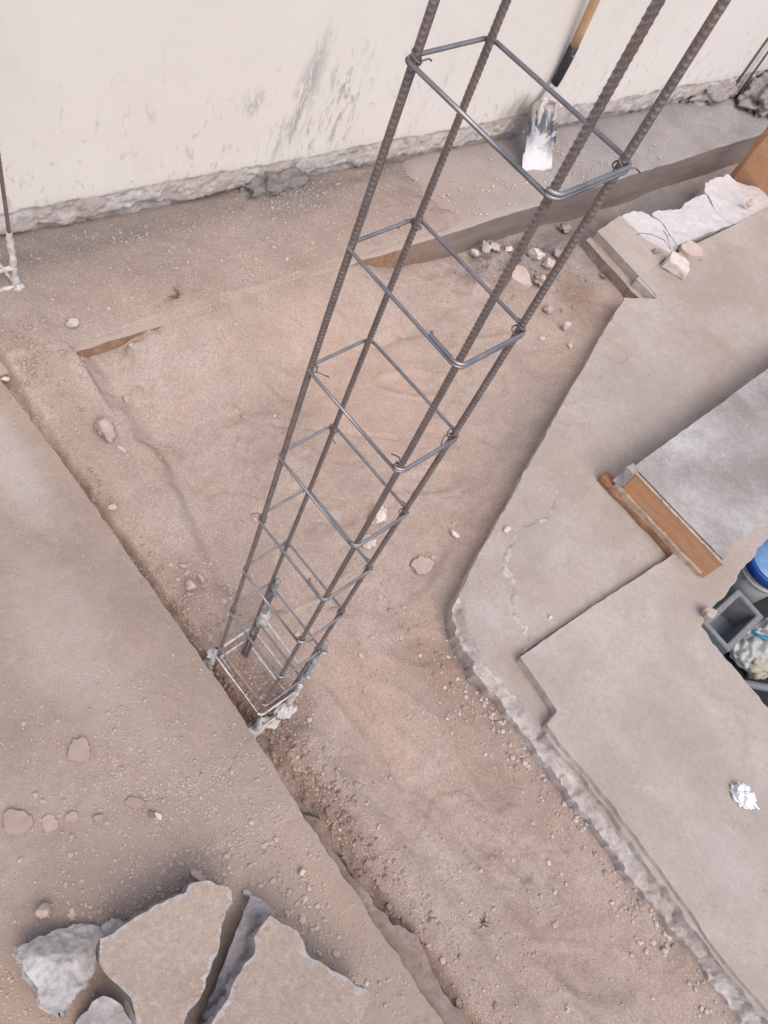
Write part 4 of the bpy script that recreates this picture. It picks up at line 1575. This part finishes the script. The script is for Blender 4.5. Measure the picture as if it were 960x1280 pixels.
stone(712, 434, .022, .012, 'pit', 12, M_stone, 'small pebble just below the rounded white pebble')
stone(683, 390, .045, .022, 'pit', 13, M_stone, 'tan stone on the sand between the spoil heap and the notch', 'stone', .8, .2)
stone(646, 352, .100, .045, 'pit', 14, M_stone, 'broad flat tan slab fragment on the spoil heap', 'screed_flake', 1.1, .5, True, .25)
stone(676, 357, .060, .036, 'pit', 15, M_stone, 'tan stone beside the broad flat fragment on the spoil heap', 'stone', .9, 1.1)
stone(668, 323, .060, .034, 'pit', 16, M_pale, 'pale block on the spoil heap under the kerb', 'stone', .7, .3)
stone(684, 334, .045, .036, 'pit', 17, M_stone, 'tan block right of the pale block on the spoil heap', 'stone', .8, .9)
stone(604, 314, .040, .045, 'pit', 18, M_pale, 'tall pale stone against the kerb at the left of the spoil heap', 'stone', .8, .2)
stone(592, 321, .036, .030, 'pit', 19, M_pale, 'small pale stone left of the tall pale stone by the kerb', 'stone', 1.0, .8)
stone(618, 312, .050, .032, 'pit', 20, M_stone, 'tan stone right of the tall pale stone by the kerb', 'stone', .9, 1.4)
stone(633, 315, .034, .024, 'pit', 21, M_pale, 'pale pebble at the right end of the row by the kerb', 'stone', .9, 1.4)
stone(698, 322, .055, .032, 'pit', 22, M_mortar, 'dark grey mortar clod in the corner between kerb and slab', 'mortar_clod', 1, .4)
stone(704, 290, .060, .030, 'pit', 23, M_mortar, 'dark crumbly mortar clod at the foot of the kerb', 'mortar_clod', 1, .9)
stone(841, 336, .100, .050, 'low', 24, M_pale, 'square pale block resting on the slab next to the foam', 'block_stone', .8, .45, False, .05)
stone(863, 316, .105, .022, 'low', 25, M_stone, 'rounded tan disc-like stone on the slab edge behind the square block', 'stone', .8, .3, True, .05)
stone(819, 318, .032, .030, 'low', 26, M_mortar, 'small dark grey cube of mortar by the crack at the foam', 'mortar_clod', .9, .3)
stone(934, 258, .050, .036, 'low', 27, M_stone, 'dark chip standing on the far white foam', 'stone', .5, 1.0)
stone(91, 409, .035, .024, 'pit', 28, M_pale, 'small pale stone on the earth bank above the orange kerb face', 'stone', .9, 1.0)
stone(151, 562, .030, .008, 'pit', 29, M_pale, 'thin pale sliver between the lone stone and the left slab', 'plaster_chip', .3, .5, True)
stone(5, 474, .040, .026, 'pit', 30, M_pale, 'pale stone at the left picture edge by the slab', 'stone', .9, 1.0)
stone(158, 500, .022, .012, 'pit', 31, M_stone, 'small pebble above the lone fist-sized stone')
stone(142, 636, .026, .016, 'pit', 32, M_stone, 'small stone midway along the left slab edge')
stone(100, 938, .052, .010, 'left', 33, M_flake, 'flat tan flake stuck on the left slab in the grey dust', 'screed_flake', 1.0, .3, True, .25)
stone(20, 1027, .056, .012, 'left', 34, M_flake, 'leftmost tan flake of the row on the left slab', 'screed_flake', .9, .7, True, .3)
stone(62, 1030, .034, .006, 'left', 35, M_flake, 'second tan flake from the left of the row on the left slab', 'screed_flake', .9, .4, True, .3)
stone(90, 1022, .030, .008, 'left', 36, M_flake, 'third tan flake from the left of the row on the left slab', 'screed_flake', .8, 1.2, True, .3)
stone(122, 1024, .022, .012, 'left', 37, M_flake, 'rightmost tan flake of the row on the left slab', 'screed_flake', .8, 1.2, True, .3)
stone(170, 1004, .050, .010, 'left', 38, M_flake, 'long reddish flake on the left slab between the row and the trench', 'screed_flake', .38, .75, True, .3)
stone(190, 1020, .016, .013, 'left', 39, M_flake, 'round pebble at the end of the long reddish flake')
stone(198, 1021, .022, .009, 'left', 40, M_pale, 'pale flake at the end of the long reddish flake', 'screed_flake', .5, .1, True)
stone(52, 1142, .030, .026, 'left', 41, M_stone, 'rounded stone behind the pale grey-white lump')
stone(307, 1118, .020, .018, 'left', 42, M_pale, 'white pebble in the gap behind the pointed slab', 'plaster_chip', .8, .5)
stone(376, 1092, .018, .012, 'left', 43, M_pale, 'pale pebble on the left slab near the trench edge', 'stone', .9)
stone(438, 1116, .028, .018, 'pit', 44, M_stone, 'grey stone in the crack at the left slab edge', 'stone', .7, .4)
stone(470, 1162, .070, .030, 'pit', 45, M_stone, 'tan broken lump wedged against the left slab edge in the foreground', 'stone', .8, .4, False, -.4)
stone(752, 735, .018, .010, 'low', 46, M_pale, 'tiny white pebble on the worn screed below the batten') if False else None
stone(686, 773, .014, .010, 'low', 47, M_pale, 'tiny white pebble on the worn screed near the joint')
stone(882, 768, .050, .030, 'high', 48, M_stone, 'small tan stone at the corner of the floor opening', 'stone', .9, .5)
stone(915, 665, .050, .012, 'high', 49, M_stone, 'flat tan flake beside the end of the orange form board', 'screed_flake', .6, .9, True)
stone(828, 1188, .018, .010, 'pit', 50, M_pale, 'pale pebble on the sand near the broken slab edge in the foreground')
stone(775, 1020, .016, .009, 'pit', 51, M_stone, 'small pebble under the broken slab edge', 'stone') if False else None

# crumpled paper on the upper slab
x, y = P(927, 995, HIGH_Z)
bm = bmesh.new()
bmesh.ops.create_icosphere(bm, subdivisions=4, radius=1)
for v in bm.verts:
    q0 = v.co.copy()
    k = 1 - .55 * abs(fb(q0 + Vector((2, 0, 0)), .75, 3)) - .25 * abs(fb(q0 + Vector((0, 4, 0)), .35, 2))
    v.co = Vector((q0.x * .046 * k, q0.y * .034 * k, max(0, q0.z * k + .35) * .026))
pp = empty('crumpled_paper', (x, y, float(high_h(np.array([x]), np.array([y]))[0])))
tag(pp, 'crumpled white paper scrap lying on the bare upper slab', 'paper')
bm_obj('paper_wad', bm, M_paper, pp, False)
tube_obj('paper_twist', [(.026, .006, .008), (.044, .012, .004), (.056, .015, .003)], [.004, .003, .002], M_paper, pp, 6)

# ------------------------------------------------------------------ things on the level below
bx, by = P(968, 702, -1.03)
bk = empty('bucket', (bx, by, -1.4))
tag(bk, 'white plastic bucket with a blue lid on the level below', 'bucket')
bm = bmesh.new()
seg = 40


def lathe(bm, prof, seg=40):
    rings = []
    for r, z in prof:
        rings.append([bm.verts.new((r * math.cos(2 * math.pi * k / seg), r * math.sin(2 * math.pi * k / seg), z)) for k in range(seg)])
    for a, b in zip(rings, rings[1:]):
        for k in range(seg):
            bm.faces.new((a[k], a[(k + 1) % seg], b[(k + 1) % seg], b[k]))
    bm.faces.new(rings[0][::-1])
    bm.faces.new(rings[-1])


lathe(bm, [(.120, 0), (.126, .004), (.140, .25), (.141, .275), (.150, .278), (.150, .288), (.143, .290), (.145, .318), (.153, .320), (.153, .332)])
bm_obj('bucket_body', bm, M_white, bk, True)
bm = bmesh.new()
lathe(bm, [(.150, .322), (.159, .324), (.160, .372), (.155, .380), (.147, .378), (.144, .370), (.06, .369)])
lid = bm_obj('lid', bm, M_bluelid, bk, True)
bm = bmesh.new()
lathe(bm, [(.134, .3712), (.135, .3735), (.134, .375), (.05, .376)])
bm_obj('lid_panel', bm, M_bluefilm, lid, True)
pts = [(-.158 * math.cos(a), .158 * math.sin(a) * .98, .285 - .10 * math.cos(a)) for a in np.linspace(-1.5, 1.5, 24)]
tube_obj('bucket_handle', pts, .003, M_wire, bk, 6)

# hollow block
b0, b1, b2_, b3 = [P(u, v, -1.2) for u, v in ((919, 737), (954, 768), (909, 822), (886, 772))]
cx = (b0[0] + b1[0] + b2_[0] + b3[0]) / 4
cy = (b0[1] + b1[1] + b2_[1] + b3[1]) / 4
hb = empty('hollow_block', (cx, cy, -1.4), (0, 0, -.04))
tag(hb, 'grey hollow concrete block with its opening facing up on the level below', 'block')
bm = bmesh.new()
w, l, t = .098, .185, .032


def rect(bm, w, l, z, j=0):
    return [bm.verts.new((sx * w, sy * l, z)) for sx, sy in ((-1, -1), (1, -1), (1, 1), (-1, 1))]


oT, oB = rect(bm, w, l, .2), rect(bm, w, l, 0)
iT, iB = rect(bm, w - t, l - t, .2), rect(bm, w - t - .006, l - t - .006, .012)
for k in range(4):
    n = (k + 1) % 4
    bm.faces.new((oB[k], oB[n], oT[n], oT[k]))
    bm.faces.new((oT[k], oT[n], iT[n], iT[k]))
    bm.faces.new((iT[k], iT[n], iB[n], iB[k]))
bm.faces.new(iB)
bm.faces.new(oB[::-1])
bmesh.ops.bevel(bm, geom=list(bm.edges), offset=.004, segments=2, affect='EDGES')
bm_obj('block_shell', bm, M_block, hb)

# grey carton/panel behind, bag, sack, pipe
x, y = P(948, 742, -1.25)
bm = bmesh.new()
box_bm(bm, -.13, .13, -.10, .16, 0, .17, .004, 3, .004, 9)
o = bm_obj('grey_crate', bm, M_block)
o.location = (x + .10, y + .30, -1.4)
o.rotation_euler = (0, 0, -.2)
tag(o, 'grey concrete block lying beyond the hollow block on the level below', 'block')

x, y = P(950, 800, -1.25)
bg = empty('plastic_bag', (x, y, -1.4))
tag(bg, 'crumpled white plastic bag with blue print on the level below', 'bag')
bm = bmesh.new()
bmesh.ops.create_icosphere(bm, subdivisions=5, radius=1)
for v in bm.verts:
    p = v.co.copy()
    k = 1 + .30 * abs(fb(p + Vector((3, 1, 0)), .6, 2)) - .12 * abs(fb(p, .3, 1))
    v.co = Vector((p.x * .105, p.y * .16, p.z * .10 + .09)) * k
bm_obj('bag_body', bm, M_white, bg, True)
pts = []
for a in np.linspace(-1.2, 1.5, 20):
    pts.append((.02 + .112 * math.sin(a) * .95, -.01 + .02 * math.sin(a * 3), .09 + .118 * math.cos(a)))
tube_obj('blue_band', pts, .011, M_cyan, bg, 6)
for j in range(3):
    pts = [(-.10 + .02 * j, -.14 + .05 * j + .015 * math.sin(k * 1.7 + j), .14 - .03 * j + .012 * math.cos(k * 2.1)) for k in range(3)]
x, y = P(956, 826, -1.3)
o = lump('cement_sack', (x, y, -1.4), (.12, .10, .09), .5, 71, M_sack, 'small cream sack lying below the white plastic bag', 'sack', None, 7, .25, 4)
x, y = P(950, 856, -1.38)
o = tube_obj('plastic_pipe', [(-.12, -.14, .03), (.02, 0, .03), (.25, .24, .03)], .022, M_pipe, None, 14)
o.location = (x, y, -1.4)
tag(o, 'grey plastic pipe lying on the dark level below the opening', 'pipe')

# dry twigs and a tuft
M_twig = make_simple("dry_twig", (.12, .09, .07), (.22, .165, .125), 40, .9, .1, 0, 0)
for (u, v, n, L, lab) in ((602, 1155, 7, .022, 'small dark scrap of dry root lying on bare sand in the foreground'), (220, 397, 11, .035, 'dry weed tuft on the earth bank above the trench'), (752, 348, 8, .03, 'dark dry weed tuft in the notch of the right slab')):
    x, y = P(u, v, .05 if v < 400 and u < 400 else 0.0)
    rn = random.Random(u)
    VV, FF = [], []
    for k in range(n):
        a = rn.uniform(0, 6.28)
        l = L * rn.uniform(.5, 1.2)
        q0 = Vector((rn.uniform(-.006, .006), rn.uniform(-.006, .006), 0))
        d = Vector((math.cos(a), math.sin(a), rn.uniform(.05, .6))) * l
        V1, F1 = tube([q0, q0 + d * .5 + Vector((0, 0, l * .18)), q0 + d], [.0014, .0011, .0005], 5)
        FF += [tuple(i + len(VV) for i in f) for f in F1]
        VV += V1
    o = mesh_np('dry_tuft', VV, FF, M_twig)
    o.location = (x, y, float(ground_h(np.array([x]), np.array([y]))[0]))
    tag(o, lab, 'dry weed', 'scraps of dry weed')

# ------------------------------------------------------------------ loose gravel
ICO = None


def grains(name, n, dens, hfun, box, smin, smax, seed, mat, power=3.0, kind='stuff'):
    rs = np.random.RandomState(seed)
    bm = bmesh.new()
    bmesh.ops.create_icosphere(bm, subdivisions=1, radius=1)
    bm.verts.ensure_lookup_table()
    iv = np.array([v.co[:] for v in bm.verts])
    iF = np.array([[v.index for v in f.verts] for f in bm.faces])
    bm.free()
    xs, ys = [], []
    need = n
    for _ in range(60):
        x = rs.uniform(box[0], box[1], n)
        y = rs.uniform(box[2], box[3], n)
        k = rs.rand(n) < np.clip(dens(x, y), 0, 1)
        xs.append(x[k])
        ys.append(y[k])
        if sum(map(len, xs)) >= n:
            break
    x = np.concatenate(xs)[:n]
    y = np.concatenate(ys)[:n]
    n = len(x)
    s = smin + (smax - smin) * rs.rand(n) ** power
    z = hfun(x, y) + s * .15
    # per-grain ellipsoid with random rotation and vertex jitter
    V = iv[None] * (1 + .32 * (rs.rand(n, len(iv), 1) - .5)) * (rs.uniform(.6, 1.15, (n, 1, 3)))
    a = rs.uniform(0, 2 * math.pi, n)
    c, sn = np.cos(a), np.sin(a)
    vx = V[..., 0] * c[:, None] - V[..., 1] * sn[:, None]
    vy = V[..., 0] * sn[:, None] + V[..., 1] * c[:, None]
    V = np.stack([vx * s[:, None] + x[:, None], vy * s[:, None] + y[:, None], V[..., 2] * s[:, None] * .75 + z[:, None]], -1)
    F = (iF[None] + (np.arange(n) * len(iv))[:, None, None]).reshape(-1, 3)
    o = mesh_np(name, V.reshape(-1, 3), F, mat, None, False)
    tag(o, None, None, None, kind)
    return o


PIT = [(.60, 1.6), (-.62, 2.6)]


def in_pit(x, y):
    ok = (y > .0) & (y < np.where(x > .25, .57, .663 + (.244 - x) / .557 * 1.542 - .02)) & (y < 2.3)
    return ok


def blobd(x, y, cx, cy, rx, ry):
    return np.exp(-(((x - cx) / rx) ** 2 + ((y - cy) / ry) ** 2))


def dens_pit(x, y):
    d = .012 + .22 * sstep(.05, .35, N2.f(x, y, .28, 4)) * sstep(-.1, .2, N4.f(x, y, .07, 3))
    d = d + .9 * blobd(x, y, .12, .07, .22, .12) * .8 + .7 * blobd(x, y, -.20, .12, .2, .12) + .6 * blobd(x, y, .45, .04, .5, .06)
    d = d + .45 * sstep(.14, .0, y) * sstep(-.5, .2, x) + .35 * blobd(x, y, .5, .53, .5, .05) + .4 * blobd(x, y, .85, .2, .25, .06)
    d = d + .35 * blobd(x, y, -.98, .75, .08, .5) + .3 * blobd(x, y, -1.1, 1.1, .15, .6) + .7 * blobd(x, y, -.78, .36, .05, .07) + .3 * blobd(x, y, -.6, 2.0, .2, .3)
    d = d + .4 * blobd(x, y, .7, .35, .5, .03) + .2 * blobd(x, y, .2, .40, .3, .1)
    return d * in_pit(x, y)


tag(grains('gravel', 12000, dens_pit, ground_h, (-1.3, 1.6, 0, 2.3), .0009, .0045, 1, M_gravel, 3.2))
tag(grains('gravel', 420, lambda x, y: dens_pit(x, y) * .8, ground_h, (-1.3, 1.6, 0, 2.3), .003, .0085, 2, M_stone, 2.2))


tag(grains('soil_clods', 1300, lambda x, y: in_pit(x, y) * (.9 * blobd(x, y, .12, .05, .5, .05) * sstep(-.3, 0, x) + .5 * (y < .06) * sstep(0, .15, N3.f(x, y, .12, 3)) + .6 * blobd(x, y, -1.0, .08, .12, .1) + .25 * blobd(x, y, -.65, 2.0, .15, .25) + .3 * blobd(x, y, .4, .54, .6, .025)), ground_h, (-1.2, 1.6, 0, 2.3), .002, .011, 12, M_dirt, 2.6))


tag(grains('rubble_crumbs', 260, lambda x, y: .8 * blobd(x, y, .42, -.36, .07, .14) + .8 * blobd(x, y, .62, -.17, .12, .04) + .6 * blobd(x, y, .32, -.55, .06, .1), left_h, (.2, .9, -.75, -.06), .002, .009, 15, M_stone, 2.0))
tag(grains('rubble_crumbs', 420, lambda x, y: ((lip_y(x) - y) > -.005) * np.exp(-np.clip((lip_y(x) - y) / .05, 0, 9)) * (.3 + sstep(0, .2, N2.f(x, y, .12, 3))), lambda x, y: ground_h(x, y), (.28, 1.6, .35, .62), .0015, .009, 16, M_pale, 2.4))
tag(grains('mortar_crumbs', 900, lambda x, y: (x - wall_x(y) < .12) * (x > wall_x(y) + .01) * (.15 + .8 * sstep(0, .2, N3.f(x, y, .15, 3))) + .5 * blobd(x, y, -1.24, 1.15, .05, .25), ground_h, (-1.42, -1.1, .15, 2.1), .0015, .008, 14, M_mortar, 2.4))


def dens_left(x, y):
    d = .06 + .16 * sstep(.0, .25, N1.f(x, y, .2, 3))
    for (cx, cy, rx, ry, k) in ((.19, -.30, .10, .03, .9), (.22, -.22, .03, .12, .6), (.26, -.14, .10, .10, .4), (.10, -.30, .10, .12, .5), (.40, -.27, .05, .1, .6), (.40, -.16, .12, .10, .45), (.36, -.42, .04, .2, .5), (.60, -.12, .25, .06, .3), (.33, -.5, .06, .15, .35)):
        d = d + k * blobd(x, y, cx, cy, rx, ry)
    d = d * sstep(-.35, .1, x) + .02
    return d * (y < -.035 - .045 * np.clip(x, 0, 1))


tag(grains('gravel', 16000, dens_left, left_h, (-.9, 1.0, -.78, 0), .0007, .0032, 3, M_gravel, 3.0))
tag(grains('gravel', 420, dens_left, left_h, (-.2, .9, -.78, 0), .003, .0065, 4, M_stone, 2.0))
inlow = np.array([p[:2] for p in low])
inhigh = np.array([p[:2] for p in high])
tag(grains('gravel', 2600, lambda x, y: (inside(inlow, x, y) & (x < .46) & (y < 2.3)) * (.12 + .8 * blobd(x, y, .24, .76, .06, .06) + .7 * blobd(x, y, .44, .72, .04, .04) + .5 * blobd(x, y, .42, .95, .06, .15) + .25 * sstep(0, .2, N3.f(x, y, .2, 3)) + .4 * blobd(x, y, .2, 1.35, .1, .1)), low_h, (-.35, .47, .6, 2.3), .0008, .0036, 5, M_gravel, 3.0))
tag(grains('gravel', 700, lambda x, y: inside(inhigh, x, y) * ((x < .74) | (y < 1.2)) * (.2 + .3 * sstep(0, .2, N3.f(x, y, .2, 3))), high_h, (.56, 1.5, .6, 1.8), .0006, .0028, 6, M_gravel, 3.5))
tag(grains('gravel', 900, lambda x, y: (x < front_x(y) - .03) * (x > wall_x(y) + .06) * (.25 + .5 * blobd(x, y, -.9, 2.2, .2, .5)), lambda x, y: np.full_like(x, KERB_Z + .002), (-1.3, -.7, 1.7, 4.0), .001, .006, 7, M_gravel, 3.0))
